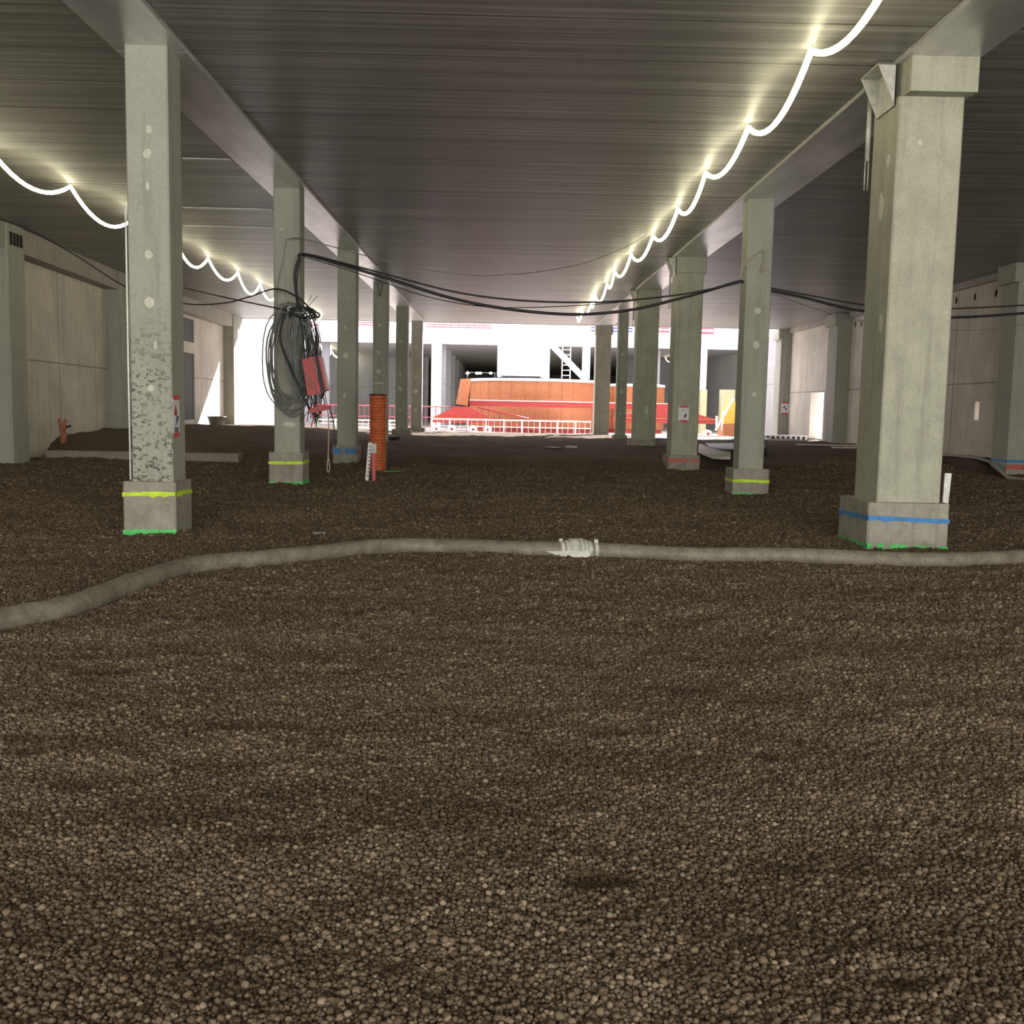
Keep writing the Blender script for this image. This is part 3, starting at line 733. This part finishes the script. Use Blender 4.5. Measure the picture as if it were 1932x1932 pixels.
# tangle of coiled cable on the second left column
tg = empty('cable_coil', (P(550, 600, 19.7).x, 19.7, P(550, 790, 19.7).z), 'big tangle of grey cable coils hung on the slim left column', 'cable coil')
rs = random.Random(5)
def loop(cx, cy, rx_, ry_, Y, r_, tilt=0, m0=None, ph=0, turn=1.0, wob=.06):
    s_ = 1; pts = []; n = 30; a1 = rs.uniform(0, 6)
    for i in range(int(n * turn) + 1):
        a = ph + 2 * math.pi * i / n; k = 1 + wob * math.sin(2 * a + a1) + wob * .6 * math.sin(5 * a + a1)
        x = rx_ * k * math.cos(a); y = ry_ * k * math.sin(a)
        pts.append(P(cx + x * math.cos(tilt) - y * math.sin(tilt), cy + x * math.sin(tilt) + y * math.cos(tilt), Y + .04 * math.sin(a + a1)))
    return pts
mb = MB()
for i in range(11):
    cx = rs.uniform(540, 556); ry_ = rs.uniform(86, 104)
    mb.tube(loop(cx - 2, 576 + ry_ + rs.uniform(-3, 4), rs.uniform(30, 46), ry_, rs.uniform(19.5, 19.68), rs.uniform(.011, .018), rs.uniform(-.06, .08), wob=.05), rs.uniform(.011, .018), 6)
mb.each('wide_coil', MT['greycable'], tg)
mb = MB()
for i in range(11):
    ry_ = rs.uniform(60, 95); mb.tube(loop(rs.uniform(553, 572), 584 + ry_, rs.uniform(9, 22), ry_, rs.uniform(19.4, 19.55), .014, rs.uniform(-.12, .06), wob=.08), rs.uniform(.010, .017), 6)
mb.each('narrow_coil', MT['greycable'], tg)
mb = MB()
for i in range(7):
    mb.tube(loop(rs.uniform(565, 578), 590 + rs.uniform(-4, 4), rs.uniform(14, 26), rs.uniform(6, 12), 19.45, .012, rs.uniform(-.2, .3), wob=.15), .016, 6)
for i in range(2):
    mb.tube(smooth_path([P(535 + i * 3, 592, 19.45), P(528 + 2 * i, 640, 19.42), P(545 + 3 * i, 690, 19.4), P(566 + i, 735, 19.4), P(585 + 3 * i, 775, 19.4), P(600 + 2 * i, 785, 19.4)], 8), .013, 6)
mb.each('black_lead', MT['black'], tg)
mb = MB()
for i in range(14):
    x0 = rs.uniform(572, 596); y0 = rs.uniform(590, 640)
    mb.tube(smooth_path([P(x0 + rs.uniform(-8, 8), y0, 19.4), P(x0 + rs.uniform(-12, 14), y0 + 45, 19.35), P(x0 + rs.uniform(-8, 14), y0 + 95, 19.3), P(x0 + rs.uniform(0, 24), 752 + rs.uniform(-10, 14), 19.35), P(x0 + rs.uniform(-6, 16), 785 + rs.uniform(-6, 22), 19.4)], 6), rs.uniform(.006, .012), 5)
mb.each('loose_lead', MT['black'], tg)
MB().tube(smooth_path([P(575, 582, 19.4), P(583, 568, 19.4), P(588, 557, 19.4)], 4), .006, 5).tube([P(578, 582, 19.4), P(599, 558, 19.4)], .006, 5).build('wire_end', MT['greycable'], tg)
MB().tube(loop(552, 583, 9, 5, 19.5, .02), .02, 6).bar(P(545, 586, 19.86), P(545, 586, 19.4), .02).bar(P(571, 590, 19.86), P(571, 590, 19.4), .02).build('hanging_hook', MT['galv'], tg)

# red distribution box
bx = empty('distribution_box', P(592, 745, 19.35), 'open red electrical distribution box hanging aslant among the cables', 'electrical box')
def ppoly(pts, Y): return [P(a, b, Y) for a, b in pts]
MB().extr(ppoly([(570, 678), (594, 672), (606, 743), (580, 747)], 19.2), (0, .05, 0)).build('front_panel', MT['boxred'], bx)
MB().extr(ppoly([(592, 672), (600, 674), (612, 738), (604, 752)], 19.24), (0, .22, 0)).build('inner_case', MT['black'], bx)
MB().extr(ppoly([(600, 672), (604, 672), (618, 735), (613, 737)], 19.15), (0, .3, 0)).build('side_door', MT['boxred'], bx)
mb = MB()
for a, b_ in (((576, 705), (598, 745)), ((590, 676), (600, 720))): mb.tube([P(*a, 19.17), P((a[0] + b_[0]) / 2 + 3, (a[1] + b_[1]) / 2, 19.15), P(*b_, 19.17)], .012, 6)
mb.each('carrying_strap', MT['palecable'], bx)
bd = empty('socket_board', P(604, 776, 19.3), 'small dark red socket board hanging below the distribution box', 'electrical board')
MB().extr(ppoly([(584, 771), (606, 764), (622, 765), (620, 772), (604, 776), (586, 780)], 19.2), (0, .12, 0)).build('board', MT['boxred'], bd)
cable('hanging_lead', px3([(611, 735), (616, 760), (620, 790), (620, 830), (619, 862), (617, 885), (620, 891), (622, 880), (619, 860)], 19.3), .012, 'pale pink lead dangling almost to the pebbles below the distribution box', MT['palecable'])
cable('hanging_lead', px3([(620, 768), (628, 790), (631, 820), (632, 845)], 19.3), .012, 'dark lead dangling right of the pale one below the distribution box', MT['black'])

# sling on fourth column, small details
mb = MB(); mb.tube(px3([(712, 531), (714, 545), (716, 560), (719, 552), (722, 536)], 34.95), .02, 6)
tag(mb.build('lifting_sling', MT['greycable']), 'small dark sling hung at the top of the column behind the orange duct', 'sling')

# orange stand pipe left, bucket
q = P(103, 822, 28.3); q.x = -12.05; gq = gz(q.x, 28.3)
sp2 = empty('stand_pipe', (q.x, 28.3, gq - .05), 'rust orange forked stand pipe by the warm lit left wall panel', 'pipe')
def taper(a, b, r0, r1, m_, nm, par): return MB().tube([a, b], [r0, r1], 12).build(nm, m_, par)
MB().tube([(q.x, 28.3, gq - .1), (q.x, 28.3, gq + .28)], .085, 12).tube([(q.x - .0, 28.3, gq + .25), (q.x - .1, 28.3, gq + .65)], [.07, .05], 12).tube([(q.x, 28.3, gq + .25), (q.x + .08, 28.3, gq + .63)], [.06, .045], 12).build('forked_pipe', painty('rusty_orange', (.42, .16, .09)), sp2)
MB().bar((q.x + .05, 28.3, gq + .4), (q.x + .22, 28.3, gq + .46), .03).build('side_nozzle', MT['black'], sp2)
q = P(409, 806, 44.5); gq = gz(q.x, 44.5)
bk = empty('mortar_tub', (q.x, 44.5, gq), 'black mortar tub on the pebbles below the dark doorway', 'tub')
MB().lathe([(.28, 0), (.38, .38), (.41, .38), (.41, .42), (.36, .42), (.27, .04), (.001, .04)], (q.x, 44.5, gq - .02), 20).build('tub_shell', MT['greycable'], bk)

# membrane on the right
def ribbon(name, pts, widths, m_, label, cat, th=.012):
    mb = MB(); n = len(pts)
    for i in range(n - 1):
        a, b_ = Vector(pts[i]), Vector(pts[i + 1]); wa, wb_ = Vector(widths[i]), Vector(widths[i + 1])
        mb.extr([a, b_, b_ + wb_, a + wa], (0, 0, -th))
    return tag(mb.build(name, m_), label, cat)
pts = []; ws = []
for px, py, Y in ((1770, 859, 30.2), (1800, 861, 29.6), (1840, 866, 28.8), (1865, 872, 28.0), (1880, 885, 27.0), (1900, 903, 26.0), (1932, 917, 25.0), (1990, 930, 24)):
    q = P(px, py, Y); q.z = max(q.z, gz(q.x, q.y) + .04); pts.append(q); ws.append((.4, .7, .03))
ribbon('membrane_edge', pts, ws, MT['membrane'], 'pale membrane edge along the mound at the right wall', 'membrane')
def sheet_flat(name, poly, z, m_, label, cat, th=.03):
    mb = MB(); pp = []
    for a, b_ in poly:
        zz = z
        for _ in range(6):
            q = PZ(a, b_, zz); zz = gz(q.x, q.y) + .045
        pp.append(PZ(a, b_, zz))
    c0 = sum(pp, Vector()) / len(pp); c0.z = max(c0.z, gz(c0.x, c0.y) + .045); n = len(pp)
    ring2 = [p_.lerp(c0, .5) for p_ in pp]
    for p_ in ring2: p_.z = max(p_.z, gz(p_.x, p_.y) + .04)
    vs = pp + ring2 + [c0]; vs += [v_ - Vector((0, 0, th)) for v_ in vs]; k = 2 * n + 1
    fs = [(i, (i + 1) % n, n + (i + 1) % n, n + i) for i in range(n)] + [(n + i, n + (i + 1) % n, 2 * n) for i in range(n)]
    fs += [tuple(x + k for x in f[::-1]) for f in fs] + [(i, i + k, (i + 1) % n + k, (i + 1) % n) for i in range(n)]
    mb.add(vs, fs, 0, True); return tag(mb.build(name, m_), label, cat)
sheet_flat('geotextile_sheet', [(1317, 853), (1344, 864), (1378, 865), (1379, 852), (1360, 850), (1338, 844), (1327, 838), (1319, 837)], .42, MT['membrane'], 'pale sheet spread on the pebbles between two right columns', 'sheet')
sheet_flat('plastic_sheet', [(1338, 843), (1360, 849), (1379, 850), (1440, 850), (1445, 840), (1381, 836), (1330, 836)], .5, MT['black'], 'glossy black plastic sheet behind the pale sheet', 'sheet')
sheet_flat('tarpaulin', [(1205, 828), (1300, 829), (1450, 831), (1452, 826), (1320, 824), (1210, 822)], .47, MT['tarp'], 'blue grey tarpaulin at the yard edge on the right', 'tarpaulin', .02)

# timber planks and pallet by the right wall
for i, (x, y_, l_, a_, lab) in enumerate(((1480, 832, 1.6, .1, 'nearest pale plank by the far right wall'), (1560, 840, 2.2, -.08, 'long pale plank beside the dark faced pilaster'), (1600, 846, 1.2, .2, 'short pale plank right of the dark faced pilaster'))):
    q = PZ(x, y_, .45); zz = gz(q.x, q.y) + .02
    mb = MB().box(-l_ / 2, l_ / 2, -.07, .07, 0, .045); o = mb.build('timber_plank', MT['membrane']); o.location = (q.x, q.y, zz); o.rotation_euler.z = a_
    tag(o, lab, 'plank')
pal = empty('slatted_pallet', P(1482, 822, 46.5), 'white slatted pallet at the yard edge on the far right', 'pallet')
q = P(1482, 822, 46.5); zq = gz(q.x, 46.5)
MB().box(q.x - 1.0, q.x + 1.0, 46.4, 47.4, zq + .14, zq + .19).build('deck', MT['whitebox'], pal)
mb = MB()
for k in range(9): mb.box(q.x - 1.0 + k * .235, q.x - .9 + k * .235, 46.4, 47.4, zq, zq + .14)
mb.each('block', MT['white'], pal)

# ------------------------------------------------------------------ courtyard and the deck beyond
YZ = .1
struct(MB().box(-40, 40, 50.4, 140, YZ - .3, YZ).build('floor_yard', MT['yard']))
struct(MB().box(-13.6, -13.1, 50.5, 72, -.2, 6.0).build('wall_yard_left', MT['wallfar']))
struct(MB().prism([(14.5, 51.45), (15.0, 51.45), (17.6, 72), (17.1, 72)], -.2, 6.0).build('wall_yard_right', MT['wallfar']))
DY = 72.0; DZ = 5.95
struct(MB().box(-24, 30, DY, 135, DZ, DZ + .35).build('ceiling_far', MT['farceil']))
struct(MB().box(-24, 30, DY - .3, DY, DZ - .02, DZ + .95).build('trim_4', MT['whitebox']))
struct(MB().box(-24, 30, 132, 132.4, -.2, DZ).build('wall_far', MT['wallfar']))
struct(MB().box(-24.4, -24, DY, 132, -.2, DZ).build('wall_far_left', MT['wallfar']))
struct(MB().box(17.5, 17.9, DY, 132, -.2, DZ).build('wall_far_right', MT['wallfar']))
struct(MB().box(-20.5, -6.5, 92, 92.3, -.2, DZ).build('wall_inner_left', MT['wallfar']))
struct(MB().box(10.5, 17.5, 88, 88.3, -.2, DZ).build('wall_inner_right', MT['wallfar']))
fc = MB().box(-.26, .26, 0, .5, 0, DZ - YZ, bev=.02)
proto = None
spots_ = [(-4.15, DY + .6 + 7.6 * k, 'mid') for k in range(6)] + [(-12.4, DY + .6, 'fl'), (-15.6, DY + .6, 'fll'), (11.0, DY + .6, 'fr')]
labs = {'mid': 'grey column of the receding row inside the building beyond the yard', 'fl': 'white column under the far deck, right of the left wall pilaster', 'fll': 'white column under the far deck at its far left', 'fr': 'white column under the far deck on the right'}
for i, (x, y_, k) in enumerate(spots_):
    if proto is None: o = proto = fc.build('far_column', MT['wallfar'])
    else: o = proto.copy(); col.objects.link(o)
    o.location = (x, y_, YZ)
    tag(o, labs[k], 'column', 'far deck columns' if k != 'mid' else 'receding far columns')
o = MB().box(-.35, .35, 0, .5, 0, DZ - YZ, bev=.02).build('far_column', MT['whitebox']); o.location = (P(823, 700, DY - 1).x, DY - .9, YZ); tag(o, 'sunlit white column at the front edge of the far deck', 'column')
o = MB().box(-.42, .42, 0, .6, 0, DZ - YZ, bev=.02).build('far_column', MT['whitebox']); o.location = (P(1351, 700, 66).x, DY - .95, YZ); tag(o, 'broad white column between two pale yellow stacks on the right', 'column')

led('light_strip', -13.0, 74, 104, 3.08, .55, DZ, 'distant zigzag light strip inside the building beyond the yard', r_=.06, wob=.3)
led('light_strip', 2.3, 76, 106, 3.08, .4, DZ, 'light strip deep inside the far building, behind the white ballast block')  # added out of sight to lift the dark far interior
led('light_strip', 13.4, 74, 86, 3.08, .4, DZ, 'light strip in the right part of the far building behind the wide columns')  # added to lighten the far building on its right side

# insulation stacks
for px0, px1, lab in ((1323, 1335, 'pale yellow wrapped stack left of the broad white column'), (1362, 1388, 'pale yellow wrapped stack right of the broad white column')):
    a, b_ = P(px0, 735, 69), P(px1, 735, 69)
    tag(MB().box(a.x, b_.x, 69, 69.8, YZ, a.z, bev=.05).build('insulation_stack', MT['yellowfilm']), lab, 'stack')

# railings
def railing(name, x0, x1, Y, z0, z1, m_, label, step=.3, mid=2, r_=.02, post=1.8, solid=None):
    e = empty(name, ((x0 + x1) / 2, Y, z0), label, 'railing')
    mb = MB(); mb.bar((x0, Y, z1), (x1, Y, z1), r_ * 1.6)
    for k in range(mid): zz = z0 + (z1 - z0) * (k + .15) / mid; mb.bar((x0, Y, zz), (x1, Y, zz), r_)
    mb.each('rail', m_, e)
    mb = MB(); x = x0
    while x <= x1 + .01: mb.bar((x, Y, z0), (x, Y, z1 + .06), r_ * 1.5); x += post
    mb.each('post', m_, e)
    mb = MB(); x = x0
    while x <= x1: mb.bar((x, Y, z0 + .1), (x, Y, z1), r_ * .6, 4); x += step
    mb.each('bar', m_, e)
    return e
a = P(590, 765, 60); b_ = P(893, 765, 60)
railing('safety_railing', a.x, b_.x, 60, YZ, P(700, 765, 60).z, MT['rededge'], 'red safety railing standing across the yard behind the left columns')
a = P(815, 792, 54); b_ = P(1115, 792, 54)
railing('safety_railing', a.x, b_.x, 54, YZ, P(960, 793, 54).z, MT['white'], 'white safety railing in front of the orange tank', post=.95, mid=2, r_=.022)
a = P(600, 785, 55); b_ = P(770, 785, 55)
railing('safety_railing', a.x, b_.x, 55, YZ, P(700, 793, 55).z, MT['white'], 'white safety railing behind the orange duct', post=.95, mid=3, r_=.022)
for px0, px1, pt, pb, mm, lab in ((582, 602, 603, 616, 'rededge', 'red net barrier piece on the far deck above the distribution box'), (672, 735, 604, 616, 'rededge', 'red net barrier on the far deck between the third and fifth left columns'),
                          (806, 926, 608, 621, 'rededge', 'long red barrier on the far deck above the receding columns'), (1240, 1263, 618, 637, 'rededge', 'small red barrier on the far deck between two wide right columns'),
                          (1318, 1346, 619, 642, 'rededge', 'red barrier on the far deck just right of the noticed column'), (1105, 1192, 618, 634, 'navy', 'dark blue striped barrier on the far deck')):
    a = P(px0, pt, 73.0); b_ = P(px1, pb, 73.0)
    e = empty('deck_barrier', ((a.x + b_.x) / 2, 73, DZ + .35), lab, 'barrier')
    mb = MB()
    for k in range(3): z = b_.z + (a.z - b_.z) * (.1 + k * .4); mb.box(a.x, b_.x, 73, 73.03, z, z + (a.z - b_.z) * .2)
    mb.each('net_strip', MT[mm], e)
    mb = MB(); n = max(2, int((b_.x - a.x) / .55))
    for k in range(n + 1): x = a.x + (b_.x - a.x) * k / n; mb.bar((x, 73.05, DZ + .3), (x, 73.05, a.z + .05), .025)
    mb.each('post', MT[mm], e)

# orange tanks
def tank(px0, px1, ytop, Y, label, flare=False):
    a, b_ = P(px0, ytop, Y), P(px1, ytop, Y); r_ = (b_.x - a.x) / 2; cx = (a.x + b_.x) / 2; h_ = a.z - YZ
    e = empty('orange_tank', (cx, Y + r_, YZ), label, 'tank'); global TTOP; TTOP = a.z + .125
    prof = [(r_ * .98, .25), (r_, .3), (r_, h_)]
    if flare: prof = [(r_ * .93, .25), (r_ * 1.0, .9), (r_ * 1.02, 1.0), (r_ * .98, h_ * .55), (r_ * .95, h_)]
    mb = MB().lathe(prof, (cx, Y + r_, YZ), 56)
    n = 16
    for k in range(n):
        th = math.pi + math.pi * k / n; x = cx + r_ * 1.0 * math.cos(th); y_ = Y + r_ + r_ * 1.0 * math.sin(th); mb.box(x - .03, x + .03, y_ - .03, y_ + .05, YZ + .3, YZ + h_)
    mb.build('shell', MT['orange'], e)
    MB().lathe([(r_ * .93, h_ - .1), (r_ * 1.03, h_ - .08), (r_ * 1.03, h_ + .08), (r_ * .90, h_ + .1), (.01, h_ + .12)], (cx, Y + r_, YZ), 56).build('rim', MT['whitebox'], e)
    MB().lathe([(r_ * .96, 0), (r_ * .96, .25)], (cx, Y + r_, YZ), 40).build('base_ring', MT['red'], e)
    return e
tank(884, 1142, 714, 62, 'large orange tank with white rim in the sunny yard')
T1 = TTOP
tank(1146, 1262, 726, 66, 'smaller orange tank half hidden behind the right columns')
# leaning orange chute on the left side of the tank
ch = MB().extr([P(869, 715, 61.5), P(888, 714, 61.5), P(882, 766, 61.5), P(860, 762, 61.5)], (0, .8, 0))
tag(ch.build('sloping_chute', MT['orange']), 'sloping orange and white chute leaning on the left side of the tank', 'chute')

# red crane undercarriage
cr = empty('crane_undercarriage', (P(1000, 760, 60.5).x, 60.5, YZ), 'red crane undercarriage with long cross beam and wheeled bogies before the orange tank', 'crane base')
a = P(886, 756, 60.5); b_ = P(1262, 762, 60.5); z0 = P(950, 767, 60.5).z
MB().box(a.x, b_.x, 60.3, 60.7, z0, z0 + .32).build('cross_beam', MT['red'], cr)
MB().box(a.x, b_.x, 60.25, 60.75, z0 + .32, z0 + .37).build('beam_flange', MT['whitebox'], cr)
def bogie(px0, px1, apx, Y):
    l_, r_, t_ = P(px0, 785, Y), P(px1, 785, Y), P(apx, 767, Y); zb = P(px0, 800, Y).z
    b = MB().extr([(l_.x, Y, zb + .1), (r_.x, Y, zb + .1), (r_.x - .1, Y, l_.z - .05), (t_.x + .35, Y, t_.z), (t_.x - .35, Y, t_.z), (l_.x + .1, Y, l_.z - .05)], (0, .5, 0)).build('bogie_frame', MT['red'], cr)
    MB().box(l_.x, r_.x, Y - .06, Y, l_.z - .12, l_.z - .06).build('edge_flange', MT['orange'], b)
    for k in (.08, .33, .68, .92):
        x = l_.x + (r_.x - l_.x) * k; MB().tube([(x, Y - .12, YZ + .23), (x, Y + .3, YZ + .23)], .23, 18).build('wheel', MT['whitebox'], b)
        MB().tube([(x, Y - .15, YZ + .23), (x, Y - .11, YZ + .23)], .08, 10).build('wheel_hub', MT['red'], b)
bogie(815, 930, 872, 58.5)
bogie(1158, 1352, 1250, 58.5)
# sloping truss ramp
t0_, t1_ = P(900, 768, 59.8), P(1040, 800, 59.8)
mb = MB().bar(t0_, t1_, .06).bar(t0_ + Vector((0, 0, -.5)), Vector((t1_.x, 59.8, YZ + .05)), .05)
for k in range(14):
    u = k / 13; p0 = t0_.lerp(t1_, u); p1 = (t0_ + Vector((0, 0, -.5))).lerp(Vector((t1_.x, 59.8, YZ + .05)), u); mb.bar(p0, p1, .025, 4)
mb.build('sloping_ramp', MT['red'], cr)

# white counterweight block and mast on the tank
wbk = empty('counterweight_block', (P(985, 712, 62).x, 63, T1), 'big white ballast block on top of the orange tank', 'ballast block')
a, b_ = P(939, 642, 62.5), P(1026, 712, 62.5); b_.z = max(b_.z, T1 + .1)
MB().box(a.x, b_.x, 62.5, 65.5, b_.z, a.z, bev=.05).build('block', MT['whitebox'], wbk)
MB().box(a.x + .3, b_.x - .2, 62.7, 65.2, T1, b_.z + .02).build('feet', MT['darkpanel'], wbk)
ms = empty('lattice_mast', (P(1070, 712, 63).x, 64, T1), 'white lattice crane mast with diagonal braces on the orange tank', 'crane mast')
xa, xb = P(1032, 712, 63).x, P(1108, 712, 63).x; zb_ = T1; zt_ = 13.5
mb = MB()
for x in (xa, xb):
    for y_ in (63, 65.4): mb.box(x - .14, x + .14, y_ - .14, y_ + .14, zb_, zt_)
mb.each('mast_leg', MT['whitebox'], ms)
mb = MB(); zz = zb_; k = 0
while zz < zt_ - 1:
    for y_ in (63, 65.4):
        mb.bar((xa if k % 2 else xb, y_, zz), (xb if k % 2 else xa, y_, zz + 2.4), .1); mb.bar((xa, y_, zz + 2.4), (xb, y_, zz + 2.4), .07)
    mb.bar((xa, 63, zz + 2.4), (xa, 65.4, zz), .07); mb.bar((xb, 63, zz), (xb, 65.4, zz + 2.4), .07)
    zz += 2.4; k += 1
mb.each('brace', MT['whitebox'], ms)
lx = P(1068, 700, 62.8).x; mb = MB()
for x in (lx - .25, lx + .25): mb.bar((x, 62.75, zb_), (x, 62.75, zb_ + 4.5), .035)
for i in range(14): mb.bar((lx - .25, 62.75, zb_ + .2 + .31 * i), (lx + .25, 62.75, zb_ + .2 + .31 * i), .025)
mb.build('ladder', MT['whitebox'], ms)
# small lights on the tank top railing
wl_ = empty('work_light_rail', (P(925, 705, 63).x, 63, P(925, 712, 62).z - .05), 'rail with small round work lights on the tank rim left of the ballast block', 'light rail')
xa, xb = P(882, 703, 63).x, P(937, 703, 63).x; zr = P(905, 703, 63).z
MB().bar((xa, 63, zr), (xb, 63, zr), .03).bar((xa, 63, zr - .45), (xa, 63, zr + .1), .04).bar((xb - .1, 63, zr - .45), (xb - .1, 63, zr), .03).build('rail', MT['darkpanel'], wl_)
for px in (882, 900, 906, 926):
    q = P(px, 704, 62.95); MB().lathe([(.005, -.08), (.08, -.05), (.1, 0), (.08, .05), (.005, .08)], (q.x, 62.95, q.z), 12).build('round_lamp', MT['lamp'], wl_)

# yellow orange machine on the right
ym = empty('yellow_machine', (P(1378, 820, 58).x, 58.5, YZ), 'yellow and red site machine right of the red bogie', 'machine')
MB().extr([P(1366, 800, 58), P(1392, 800, 58), P(1392, 757, 58), P(1382, 757, 58), P(1368, 780, 58)], (0, 1.2, 0)).build('body', painty('machine_yellow', (.8, .5, .08)), ym)
MB().box(P(1364, 800, 58).x, P(1393, 800, 58).x, 57.9, 59.3, YZ, P(1366, 800, 58).z).build('chassis', MT['orange'], ym)
MB().bar(P(1350, 812, 57.5), P(1384, 752, 57.5), .07).bar(P(1352, 812, 57.5), P(1352, 785, 57.5), .06).bar(P(1362, 812, 57.5), P(1364, 775, 57.5), .05).build('boom', MT['whitebox'], ym)
# white van-like cover on the left, blown out by sun, and an orange skip behind
q = P(487, 780, 66)
sk = empty('orange_skip', (q.x, 67, YZ), 'small orange skip seen beyond the left wall pilaster', 'skip')
a, b_ = P(474, 777, 66), P(492, 790, 66)
MB().extr([(a.x, 66, YZ), (b_.x, 66, YZ), (b_.x + .15, 66, a.z), (a.x - .15, 66, a.z)], (0, 1.5, 0)).build('skip_body', MT['orange'], sk)
MB().box(a.x - .2, b_.x + .2, 65.95, 67.55, a.z, a.z + .08).build('rim', MT['red'], sk)
